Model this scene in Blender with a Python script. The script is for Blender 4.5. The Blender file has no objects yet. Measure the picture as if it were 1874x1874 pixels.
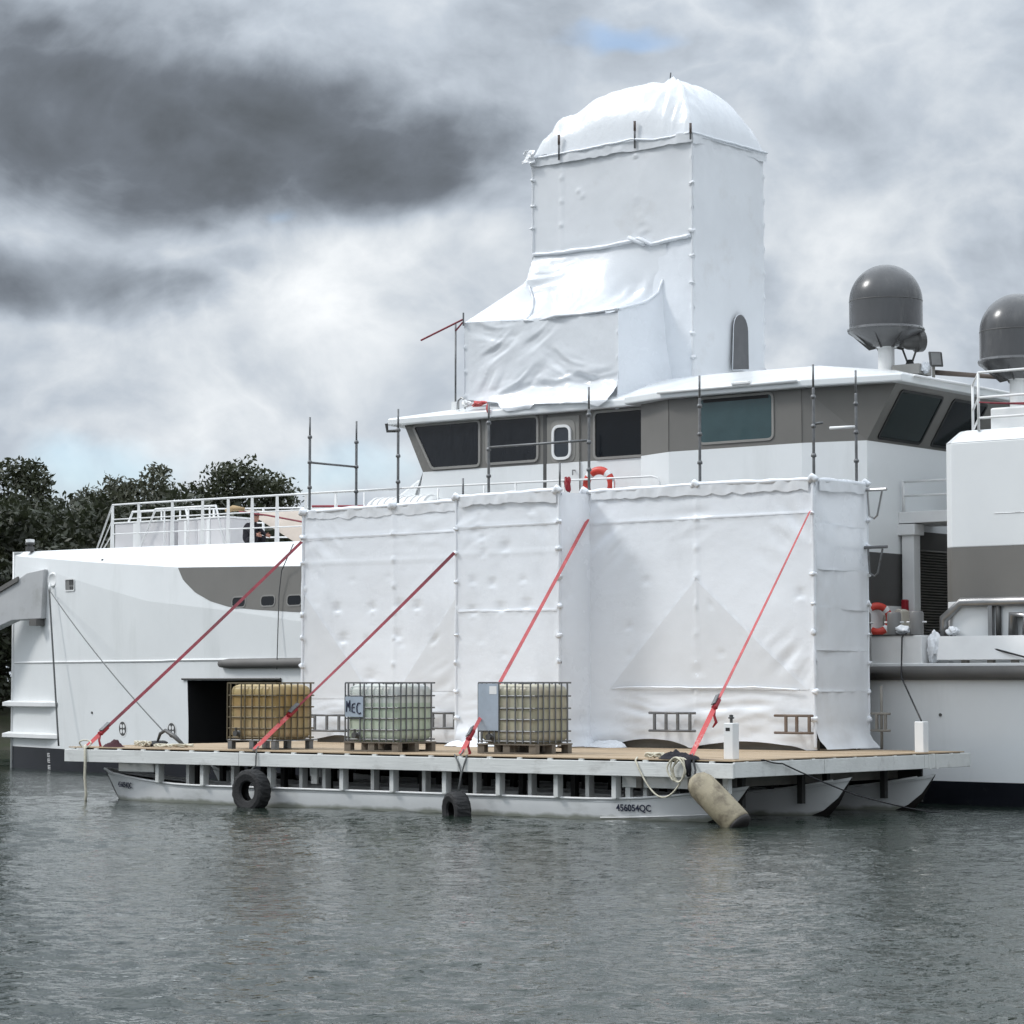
import bpy, bmesh, math, random
import numpy as np
from mathutils import Vector, Matrix

# ---------------------------------------------------------------- frame
# X runs along the barge and ship (bow at -X), Y away from the barge's near edge, Z up, water at 0
SC = bpy.context.scene
COL = SC.collection
PI = math.pi
YAW = math.radians(38.4)
CR = (math.cos(YAW), math.sin(YAW)); CF = (-math.sin(YAW), math.cos(YAW))

# ---------------------------------------------------------------- camera
cam = bpy.data.cameras.new('camera'); camo = bpy.data.objects.new('camera', cam); COL.objects.link(camo)
cam.sensor_width = 36; cam.lens = 36*4800/1874; cam.clip_start = .5; cam.clip_end = 4000
camo.location = (21.517, -32.433, 2.05)
camo.rotation_euler = (math.radians(90+3.79), 0, YAW)
SC.camera = camo

# ---------------------------------------------------------------- world
SUN_EL, SUN_DIR = math.radians(43), Vector((-.64, -.44, 0)).normalized()
SUN_AZ = math.atan2(SUN_DIR.x, SUN_DIR.y)
W = bpy.data.worlds.new('World'); SC.world = W; W.use_nodes = True
nt = W.node_tree; nt.nodes.clear()
def nd(t, **k):
    n = nt.nodes.new(t)
    for a, b in k.items(): setattr(n, a, b)
    return n
def L(a, b): nt.links.new(a, b)
def mth(op, a, b=None, c=None, clamp=False):
    n = nd('ShaderNodeMath', operation=op, use_clamp=clamp)
    for i, v in enumerate((a, b, c)):
        if v is None: continue
        if isinstance(v, (int, float)): n.inputs[i].default_value = v
        else: L(v, n.inputs[i])
    return n.outputs[0]
def mixc(f, a, b):
    n = nd('ShaderNodeMix', data_type='RGBA')
    for s, v in ((n.inputs[0], f), (n.inputs[6], a), (n.inputs[7], b)):
        if isinstance(v, (int, float)): s.default_value = v
        elif isinstance(v, tuple): s.default_value = (*v, 1)
        else: L(v, s)
    return n.outputs[2]
def sstep(x, a, b):
    n = nd('ShaderNodeMapRange', interpolation_type='SMOOTHSTEP')
    L(x, n.inputs[0]); n.inputs[1].default_value = a; n.inputs[2].default_value = b
    return n.outputs[0]
tc = nd('ShaderNodeTexCoord')
sep = nd('ShaderNodeSeparateXYZ'); L(tc.outputs['Generated'], sep.inputs[0])
dx, dy, dz = sep.outputs
az = mth('ARCTAN2', mth('ADD', mth('MULTIPLY', dx, CR[0]), mth('MULTIPLY', dy, CR[1])),
         mth('ADD', mth('MULTIPLY', dx, CF[0]), mth('MULTIPLY', dy, CF[1])))
el = mth('ARCSINE', dz)
def noise(scale, detail=6, rough=.55, zst=1.6, dist=0., off=0.):
    mp = nd('ShaderNodeMapping'); L(tc.outputs['Generated'], mp.inputs[0])
    mp.inputs['Scale'].default_value = (1, 1, zst); mp.inputs['Location'].default_value = (off, off*.7, -off)
    n = nd('ShaderNodeTexNoise'); L(mp.outputs[0], n.inputs['Vector'])
    n.inputs['Scale'].default_value = scale; n.inputs['Detail'].default_value = detail
    n.inputs['Roughness'].default_value = rough; n.inputs['Distortion'].default_value = dist
    return n
wn = noise(9, 4, .55, 1.3, 0, 3.1)
wsep = nd('ShaderNodeSeparateColor'); L(wn.outputs['Color'], wsep.inputs[0])
U = mth('ADD', az, mth('MULTIPLY', mth('SUBTRACT', wsep.outputs[0], .5), .10))
V = mth('ADD', el, mth('MULTIPLY', mth('SUBTRACT', wsep.outputs[1], .5), .06))
def blob(px, py, sx, sy):
    # a cloud bank: an ellipse of sky directions with soft edges
    a = mth('MULTIPLY_ADD', U, 4800/sx, -(px-937)/sx)
    b = mth('MULTIPLY_ADD', V, 4800/sy, -(1255-py)/sy)
    return mth('EXPONENT', mth('MULTIPLY', mth('MULTIPLY_ADD', a, a, mth('MULTIPLY', b, b)), -1.0))
n_a = mth('SUBTRACT', noise(12, 8, .58, 1.5, .35, 1.3).outputs['Fac'], .5)
n_b = mth('SUBTRACT', noise(21, 6, .56, 1.25, .4, 7.7).outputs['Fac'], .5)
n_mid = n_b
dk = mth('MAXIMUM', mth('MULTIPLY', blob(130, 220, 680, 190), 1.3), mth('MULTIPLY', blob(700, 280, 380, 135), 1.25))
dk = mth('MAXIMUM', dk, mth('MULTIPLY', blob(430, 190, 420, 150), 1.2))
dk = mth('MAXIMUM', dk, mth('MULTIPLY', blob(60, 505, 400, 85), 1.0))
dk = mth('MAXIMUM', dk, mth('MULTIPLY', blob(420, 440, 170, 60), .62))
dk = mth('MAXIMUM', dk, mth('MULTIPLY', blob(1830, 640, 260, 130), .5))
# other dark banks of the same weather elsewhere round the sky
dk = mth('MAXIMUM', dk, mth('MULTIPLY', sstep(noise(3.0, 2, .5, 2.2, .2, 11.).outputs['Fac'], .60, .74), .9))
dk = mth('MULTIPLY_ADD', n_a, 1.0, mth('MULTIPLY_ADD', n_b, .5, dk))
core = sstep(dk, .30, 1.12)
n_c = mth('ABSOLUTE', mth('SUBTRACT', noise(15, 6, .52, 1.35, .3, 4.4).outputs['Fac'], .5))   # billows
lum = mth('MULTIPLY_ADD', n_b, .40, .70)
lum = mth('MULTIPLY_ADD', n_a, -.30, lum)
lum = mth('MULTIPLY_ADD', mth('SUBTRACT', .10, n_c), .85, lum)
for px, py, sx, sy, a in ((330, 190, 860, 250, -.19), (520, 545, 260, 90, .17), (800, 455, 300, 70, .15), (1540, 380, 220, 190, .10), (250, 720, 520, 110, .07), (1780, 620, 330, 240, -.08)):
    lum = mth('MULTIPLY_ADD', blob(px, py, sx, sy), a, lum)
lum = mth('MULTIPLY_ADD', core, -.45, lum)
ramp = nd('ShaderNodeValToRGB'); L(lum, ramp.inputs[0])
e = ramp.color_ramp.elements
e[0].position = .0; e[0].color = (.100, .113, .128, 1)
e[1].position = 1.0; e[1].color = (.84, .865, .885, 1)
for p, c in ((.20, (.148, .168, .196)), (.45, (.288, .326, .375)), (.66, (.455, .506, .568)), (.82, (.63, .67, .71))):
    q = e.new(p); q.color = (*c, 1)
# an overcast sky brightens towards the zenith
zen = mth('ADD', 1.0, mth('MULTIPLY', sstep(dz, .16, .95), 1.75))
cl = nd('ShaderNodeVectorMath', operation='SCALE'); L(ramp.outputs[0], cl.inputs[0]); L(mth('MULTIPLY', zen, 10.), cl.inputs[3])
sky = nd('ShaderNodeTexSky', sky_type='NISHITA', sun_disc=False, sun_elevation=SUN_EL, sun_rotation=SUN_AZ)
bl = mth('MAXIMUM', mth('MULTIPLY', blob(470, 355, 60, 22), .55), blob(1150, 62, 120, 30))
bl = mth('MAXIMUM', bl, mth('MULTIPLY', blob(160, 850, 230, 80), 1.0))
bl = mth('MAXIMUM', bl, mth('MULTIPLY', blob(600, 870, 170, 70), .8))
blm = mth('MULTIPLY', sstep(mth('MULTIPLY_ADD', n_mid, .9, bl), .25, 1.0), .5)
skyc = nd('ShaderNodeVectorMath', operation='SCALE'); L(sky.outputs[0], skyc.inputs[0]); skyc.inputs[3].default_value = 1.6
tint = nd('ShaderNodeVectorMath', operation='MULTIPLY'); L(skyc.outputs[0], tint.inputs[0]); tint.inputs[1].default_value = (.82, .95, 1.08)
col = mixc(blm, cl.outputs[0], tint.outputs[0])
bg = nd('ShaderNodeBackground'); L(col, bg.inputs[0]); bg.inputs[1].default_value = .1
wo = nd('ShaderNodeOutputWorld'); L(bg.outputs[0], wo.inputs[0])

# ---------------------------------------------------------------- sun through thin cloud
sl = bpy.data.lights.new('sun', 'SUN'); so = bpy.data.objects.new('sun', sl); COL.objects.link(so)
sl.energy = 1.5; sl.angle = math.radians(11); sl.color = (1, .98, .95)
sd = Vector((SUN_DIR.x*math.cos(SUN_EL), SUN_DIR.y*math.cos(SUN_EL), math.sin(SUN_EL)))
so.rotation_euler = sd.to_track_quat('Z', 'Y').to_euler(); so.location = (-30, -20, 40)
vs = SC.view_settings; vs.view_transform = 'Standard'; vs.look = 'None'; vs.exposure = 0.22; vs.gamma = 1; vs.use_curve_mapping = False
SC.render.film_transparent = False
SC.cycles.max_bounces = 5; SC.cycles.use_adaptive_sampling = True; SC.cycles.adaptive_threshold = .02; SC.cycles.transparent_max_bounces = 4; W.cycles.sampling_method = 'MANUAL'; W.cycles.sample_map_resolution = 512; SC.cycles.use_denoising = True

# ---------------------------------------------------------------- helpers
rnd = random.Random(7)
_perm = np.random.RandomState(5).rand(512, 512)
def vnoise(x, y, seed=0):
    x = np.asarray(x, float)+seed*17.31; y = np.asarray(y, float)+seed*5.77
    xi = np.floor(x).astype(int); yi = np.floor(y).astype(int); fx = x-xi; fy = y-yi
    fx = fx*fx*(3-2*fx); fy = fy*fy*(3-2*fy)
    g = lambda a, b: _perm[a % 512, b % 512]
    return (g(xi, yi)*(1-fx)+g(xi+1, yi)*fx)*(1-fy)+(g(xi, yi+1)*(1-fx)+g(xi+1, yi+1)*fx)*fy-.5
def fbm(x, y, seed=0, o=4):
    s = 0; a = 1
    for i in range(o): s = s+a*vnoise(np.asarray(x)*2**i, np.asarray(y)*2**i, seed+i*3); a *= .5
    return s

class MB:
    def __init__(s): s.V = []; s.F = []
    def add(s, vs_, fs):
        b = len(s.V); s.V += [tuple(v) for v in vs_]; s.F += [tuple(i+b for i in f) for f in fs]; return s
    def poly(s, *p): return s.add(p, [tuple(range(len(p)))])
    def box(s, x0, x1, y0, y1, z0, z1):
        return s.add([(x0,y0,z0),(x1,y0,z0),(x1,y1,z0),(x0,y1,z0),(x0,y0,z1),(x1,y0,z1),(x1,y1,z1),(x0,y1,z1)],
                     [(0,3,2,1),(4,5,6,7),(0,1,5,4),(1,2,6,5),(2,3,7,6),(3,0,4,7)])
    def obox(s, c, ax, ay, az_, h):
        c = Vector(c); ax, ay, az_ = [Vector(a).normalized() for a in (ax, ay, az_)]
        v = [c+ax*h[0]*i+ay*h[1]*j+az_*h[2]*k for k in (-1, 1) for (i, j) in ((-1,-1),(1,-1),(1,1),(-1,1))]
        return s.add(v, [(0,3,2,1),(4,5,6,7),(0,1,5,4),(1,2,6,5),(2,3,7,6),(3,0,4,7)])
    def tube(s, pts, r, n=8, closed=False, cap=True):
        P = [Vector(p) for p in pts]; m = len(P); R = r if isinstance(r, (list, tuple)) else [r]*m
        vs_, fs = [], []; nrm = None
        for i in range(m):
            t = (P[(i+1) % m]-P[i-1]) if closed else (P[min(i+1, m-1)]-P[max(i-1, 0)])
            t.normalize()
            if nrm is None:
                nrm = t.orthogonal() if abs(t.z) > .9 else t.cross(Vector((0, 0, 1)))
            nrm = (nrm-t*nrm.dot(t)).normalized(); bn = t.cross(nrm)
            for k in range(n):
                a = 2*PI*k/n; vs_.append(P[i]+(nrm*math.cos(a)+bn*math.sin(a))*R[i])
        for i in range(m if closed else m-1):
            j = (i+1) % m
            for k in range(n): fs.append((i*n+k, i*n+(k+1) % n, j*n+(k+1) % n, j*n+k))
        if cap and not closed: fs += [tuple(range(n))[::-1], tuple((m-1)*n+k for k in range(n))]
        return s.add(vs_, fs)
    def lathe(s, prof, c=(0,0,0), n=32, M=None):
        vs_, fs = [], []
        for r, z in prof:
            for k in range(n):
                a = 2*PI*k/n; v = Vector((r*math.cos(a), r*math.sin(a), z))
                vs_.append((M @ v if M else v)+Vector(c))
        for i in range(len(prof)-1):
            for k in range(n): fs.append((i*n+k, i*n+(k+1) % n, (i+1)*n+(k+1) % n, (i+1)*n+k))
        if prof[0][0] > 1e-4: fs.append(tuple(range(n))[::-1])
        if prof[-1][0] > 1e-4: fs.append(tuple((len(prof)-1)*n+k for k in range(n)))
        return s.add(vs_, fs)
    def prism(s, poly, f, a0, a1):
        n = len(poly); vs_ = [f(p[0], p[1], a0) for p in poly]+[f(p[0], p[1], a1) for p in poly]
        return s.add(vs_, [tuple(range(n))[::-1], tuple(range(n, 2*n))]+[(i, (i+1) % n, n+(i+1) % n, n+i) for i in range(n)])
    def grid(s, P):
        nu, nv = P.shape[:2]; b = len(s.V)
        s.V += [tuple(v) for v in P.reshape(-1, 3)]
        s.F += [(b+i*nv+j, b+(i+1)*nv+j, b+(i+1)*nv+j+1, b+i*nv+j+1) for i in range(nu-1) for j in range(nv-1)]
        return s
    def mesh(s, name, smooth=False, fix=True):
        me = bpy.data.meshes.new(name); me.from_pydata(s.V, [], s.F)
        if fix:
            bm = bmesh.new(); bm.from_mesh(me); bmesh.ops.recalc_face_normals(bm, faces=bm.faces); bm.to_mesh(me); bm.free()
        if smooth is True: me.polygons.foreach_set('use_smooth', [True]*len(me.polygons))
        return me
    def build(s, name, m, parent=None, smooth=False, bevel=0, local=False, fix=True, auto=None, seg=2):
        o = link(name, s.mesh(name, smooth, fix), m, parent, local)
        if bevel:
            b = o.modifiers.new('bevel', 'BEVEL'); b.width = bevel; b.segments = seg; b.limit_method = 'ANGLE'; b.angle_limit = .6
        return o
def link(name, me, m, parent=None, local=False):
    o = bpy.data.objects.new(name, me); COL.objects.link(o)
    if m is not None and not me.materials: me.materials.append(m)
    if parent is not None:
        o.parent = parent
        if not local: o.matrix_parent_inverse = parent_mat(parent).inverted()
    return o
def parent_mat(p):
    return (parent_mat(p.parent) @ p.matrix_parent_inverse if p.parent else Matrix()) @ Matrix.LocRotScale(p.location, p.rotation_euler, p.scale)
def thing(name, label, cat, loc=(0,0,0), rz=0, group=None):
    o = bpy.data.objects.new(name, None); COL.objects.link(o); o.location = loc; o.rotation_euler = (0, 0, rz); o.empty_display_size = .2
    return tag(o, label, cat, group)
def tag(o, label, cat, group=None, kind=None):
    o['label'] = label; o['category'] = cat
    if group: o['group'] = group
    if kind: o['kind'] = kind
    return o
def smooth_by_angle(o, ang=40):
    me = o.data; me.polygons.foreach_set('use_smooth', [True]*len(me.polygons))
    bm = bmesh.new(); bm.from_mesh(me)
    for ed in bm.edges:
        if len(ed.link_faces) == 2 and ed.calc_face_angle(0) > math.radians(ang): ed.smooth = False
    bm.to_mesh(me); bm.free(); return o
def rpoly(pts, r=.08, n=5):
    out = []; m = len(pts)
    for i in range(m):
        p = Vector((*pts[i], 0)); a = (Vector((*pts[i-1], 0))-p); b = (Vector((*pts[(i+1) % m], 0))-p)
        a.normalize(); b.normalize(); q0 = p+a*r; q1 = p+b*r
        for k in range(n+1):
            t = k/n; v = q0*(1-t)**2+p*2*t*(1-t)+q1*t*t; out.append((v.x, v.y))
    return out
def rect(x0, x1, z0, z1): return [(x0, z0), (x1, z0), (x1, z1), (x0, z1)]
def grow(pts, d):
    # outward offset for convex counter-clockwise loops
    out = []; m = len(pts)
    for i in range(m):
        a = Vector((pts[i][0]-pts[i-1][0], pts[i][1]-pts[i-1][1])); b = Vector((pts[(i+1) % m][0]-pts[i][0], pts[(i+1) % m][1]-pts[i][1]))
        nn = Vector((0., 0.))
        for v in (a, b):
            if v.length > 1e-6: v.normalize(); nn += Vector((v.y, -v.x))
        if nn.length < 1e-6: nn = Vector((0, 0))
        else: nn.normalize()
        out.append((pts[i][0]+nn.x*d, pts[i][1]+nn.y*d))
    return out

# ---------------------------------------------------------------- materials
def mat(name, colr, rough=.5, metal=0., var=.12, vs_=1.5, st=(1,1,1), bump=0., bs=12., bst=(1,1,1), c2=None, spec=.5, c3=None, c3th=(.55,.75), c3s=2., c3st=(1,1,1), trans=0., coat=0., rvar=0., crease=0.):
    m = bpy.data.materials.new(name); m.use_nodes = True; t = m.node_tree; N = t.nodes
    b = N['Principled BSDF']; b.inputs['Roughness'].default_value = rough; b.inputs['Metallic'].default_value = metal
    b.inputs['Specular IOR Level'].default_value = spec; b.inputs['Coat Weight'].default_value = coat
    tcn = N.new('ShaderNodeTexCoord')
    def nz(scale, stv, det=5, rg=.6):
        mp = N.new('ShaderNodeMapping'); mp.inputs['Scale'].default_value = stv; t.links.new(tcn.outputs['Object'], mp.inputs[0])
        n = N.new('ShaderNodeTexNoise'); n.inputs['Scale'].default_value = scale; n.inputs['Detail'].default_value = det; n.inputs['Roughness'].default_value = rg
        t.links.new(mp.outputs[0], n.inputs['Vector']); return n
    n = nz(vs_, st)
    mx = N.new('ShaderNodeMix'); mx.data_type = 'RGBA'
    mx.inputs[6].default_value = (*colr, 1)
    mx.inputs[7].default_value = (*(c2 or [c*(1-var) for c in colr]), 1)
    mr = N.new('ShaderNodeMapRange'); mr.inputs[1].default_value = .35; mr.inputs[2].default_value = .7; t.links.new(n.outputs['Fac'], mr.inputs[0])
    t.links.new(mr.outputs[0], mx.inputs[0]); out = mx.outputs[2]
    if c3:
        n3 = nz(c3s, c3st, 6, .65); m3 = N.new('ShaderNodeMapRange'); m3.inputs[1].default_value, m3.inputs[2].default_value = c3th
        t.links.new(n3.outputs['Fac'], m3.inputs[0]); x3 = N.new('ShaderNodeMix'); x3.data_type = 'RGBA'
        t.links.new(m3.outputs[0], x3.inputs[0]); t.links.new(out, x3.inputs[6]); x3.inputs[7].default_value = (*c3, 1); out = x3.outputs[2]
    t.links.new(out, b.inputs['Base Color'])
    if rvar:
        r = N.new('ShaderNodeMapRange'); r.inputs[3].default_value = max(.02, rough-rvar); r.inputs[4].default_value = rough+rvar
        t.links.new(n.outputs['Fac'], r.inputs[0]); t.links.new(r.outputs[0], b.inputs['Roughness'])
    if bump:
        nb = nz(bs, bst, 4); bp = N.new('ShaderNodeBump'); bp.inputs['Strength'].default_value = 1; bp.inputs['Distance'].default_value = bump
        t.links.new(nb.outputs['Fac'], bp.inputs['Height']); t.links.new(bp.outputs[0], b.inputs['Normal'])
    if crease:   # fine sharp folds
        mp = N.new('ShaderNodeMapping'); mp.inputs['Rotation'].default_value = (.5, .35, .4); t.links.new(tcn.outputs['Object'], mp.inputs[0])
        nr_ = N.new('ShaderNodeTexNoise'); nr_.noise_type = 'RIDGED_MULTIFRACTAL'; nr_.inputs['Scale'].default_value = 1.5; nr_.inputs['Detail'].default_value = 3; t.links.new(mp.outputs[0], nr_.inputs['Vector'])
        mq = N.new('ShaderNodeMapRange'); mq.interpolation_type = 'SMOOTHSTEP'; mq.inputs[1].default_value = .65; mq.inputs[2].default_value = 1.35; t.links.new(nr_.outputs['Fac'], mq.inputs[0])
        bq = N.new('ShaderNodeBump'); bq.inputs['Distance'].default_value = crease; t.links.new(mq.outputs[0], bq.inputs['Height'])
        if bump: t.links.new(bp.outputs[0], bq.inputs['Normal'])
        t.links.new(bq.outputs[0], b.inputs['Normal'])
    if trans:
        tr = N.new('ShaderNodeBsdfTranslucent'); t.links.new(out, tr.inputs[0]); ms = N.new('ShaderNodeMixShader'); ms.inputs[0].default_value = trans
        t.links.new(b.outputs[0], ms.inputs[1]); t.links.new(tr.outputs[0], ms.inputs[2]); t.links.new(ms.outputs[0], N['Material Output'].inputs[0])
    return m
WHITE = mat('white_ship_paint', (.80, .82, .825), .22, var=.06, vs_=.5, bump=.006, bs=1.2, bst=(1, 1, .7), c3=(.64, .66, .655), c3th=(.55, .88), c3s=.9, c3st=(1, 1, .22), rvar=.08)
WHITE2 = mat('white_painted_trim', (.80, .805, .80), .4, var=.08, vs_=2.)
GREY = mat('warm_grey_paint', (.178, .171, .158), .42, var=.10, vs_=.9, bump=.004, bs=1.4)
DGREY = mat('dark_grey_paint', (.075, .074, .072), .45, var=.15)
NAVY = mat('navy_boot_paint', (.012, .013, .020), .4, var=.3, vs_=1.2, c3=(.08, .085, .08), c3th=(.6, .8), c3s=2.5)
ANTIF = mat('black_antifoul_paint', (.02, .017, .016), .6, var=.3)
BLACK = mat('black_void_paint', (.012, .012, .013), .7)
RUBBER = mat('black_tyre_rubber', (.016, .016, .017), .75, var=.3, vs_=6, bump=.01, bs=40, c3=(.05, .05, .048), c3th=(.6, .8), c3s=5)
FENDERG = mat('grey_rubbing_rubber', (.14, .135, .128), .6, var=.25, vs_=3, st=(.3, 1, 1))
GLASS = mat('dark_window_glass', (.006, .008, .011), .06, var=.2, spec=.28)
GLASSF = mat('film_covered_glass', (.010, .012, .016), .16, var=.3, vs_=3, bump=.03, bs=1.6, bst=(1.6, 1, .5), spec=.4, crease=.06)
GLASST = mat('teal_tinted_glass', (.045, .085, .092), .12, var=.22, vs_=1.2, bump=.012, bs=1.2, spec=.5)
STEEL = mat('galvanised_steel', (.20, .205, .21), .5, .55, var=.35, vs_=9, c3=(.10, .085, .07), c3th=(.58, .75), c3s=7)
STAIN = mat('satin_stainless_pipe', (.36, .36, .36), .33, .8, var=.2, vs_=4)
WRAP = mat('white_shrink_film', (.875, .905, .945), .27, crease=.03, var=.05, vs_=.8, bump=.006, bs=2.6, bst=(1, 1, 1.6), trans=.10, spec=.5, c3=(.74, .765, .80), c3th=(.54, .80), c3s=.75, c3st=(1, 1, .6), rvar=.1)
WRAPG = mat('glossy_white_film', (.83, .855, .885), .22, crease=.035, var=.05, vs_=1.3, bump=.010, bs=3.5, bst=(1.3, 1.3, .8), trans=.10, spec=.5)
WRAPT = mat('single_layer_film', (.80, .82, .845), .30, crease=.02, var=.06, vs_=1.0, bump=.004, bs=3., trans=.10, c3=(.68, .68, .68), c3th=(.56, .8), c3s=.9)
PLY = mat('weathered_plywood', (.42, .315, .205), .75, var=.3, vs_=1.4, st=(.5, 4, 1), bump=.003, bs=16, bst=(.3, 5, 1), c3=(.24, .19, .14), c3th=(.55, .75), c3s=1.3)
TIMBER = mat('white_painted_timber', (.70, .71, .69), .6, var=.14, vs_=2.2, st=(.4, 1, 1), bump=.004, bs=9, bst=(.2, 1, 3), c3=(.34, .33, .31), c3th=(.55, .82), c3s=3., c3st=(.5, 1, .9))
TIMBG = mat('bare_grey_timber', (.25, .235, .21), .75, var=.3, vs_=4, st=(.4, 1, 2), bump=.004, bs=12)
SHADET = mat('dark_shade_timber', (.05, .05, .048), .7, var=.4, vs_=2)  # shade under the barge deck put into the timber colour
PONT = mat('white_pontoon_paint', (.78, .79, .79), .38, var=.08, vs_=1.2, c3=(.47, .48, .46), c3th=(.58, .85), c3s=1.6, c3st=(.5, 1, 1.5), bump=.004, bs=1.5)
RED = mat('red_webbing', (.26, .035, .05), .7, var=.35, vs_=7, c3=(.10, .03, .035), c3th=(.52, .72), c3s=1.1)
ROSE = mat('faded_red_webbing', (.50, .10, .105), .7, var=.3, vs_=6, c3=(.30, .06, .065), c3th=(.5, .7), c3s=1.2)
CORAL = mat('coral_webbing', (.60, .10, .10), .7, var=.25, vs_=9, c3=(.7, .35, .32), c3th=(.55, .7), c3s=9)
REDP = mat('red_painted_metal', (.30, .012, .022), .4, var=.2)
BUOYR = mat('orange_red_buoy', (.62, .055, .035), .42, var=.15, vs_=5)
ROPEW = mat('cream_rope', (.66, .62, .50), .85, var=.25, vs_=25, bump=.006, bs=60)
ROPEG = mat('grey_wire_rope', (.12, .125, .125), .6, .3, var=.3, vs_=30)
ROPEB = mat('black_rope', (.025, .025, .028), .8, var=.3)
DOME = mat('grey_radome_shell', (.088, .089, .092), .24, var=.25, vs_=2.2, st=(1, 1, .35), spec=.5, bump=.006, bs=1.6, c3=(.15, .148, .142), c3th=(.52, .8), c3s=3., c3st=(1, 1, .3), rvar=.12)
CLOTHB = mat('dark_cloth', (.014, .013, .02), .9, var=.4, vs_=9)
TARP = mat('tan_tarpaulin', (.52, .45, .385), .6, var=.15, vs_=2, trans=.1, bump=.01, bs=5)
GREENT = mat('green_sheet', (.22, .55, .26), .6, var=.2)
SKIN = mat('skin', (.45, .23, .17), .6, var=.1)
FEND = mat('worn_fender_hide', (.33, .285, .195), .62, var=.25, vs_=4, bump=.012, bs=9, c3=(.13, .105, .07), c3th=(.5, .68), c3s=3.6)
PLATE = mat('galvanised_label_plate', (.42, .48, .55), .4, .25, var=.2, vs_=3, c3=(.60, .62, .63), c3th=(.6, .8), c3s=3)
INK = mat('blue_black_marker', (.02, .025, .055), .6)
PALW = mat('pallet_wood', (.17, .145, .115), .8, var=.4, vs_=5, bump=.004, bs=14)
CREAMB = mat('cream_flare_box', (.62, .58, .50), .6, var=.15)

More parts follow.
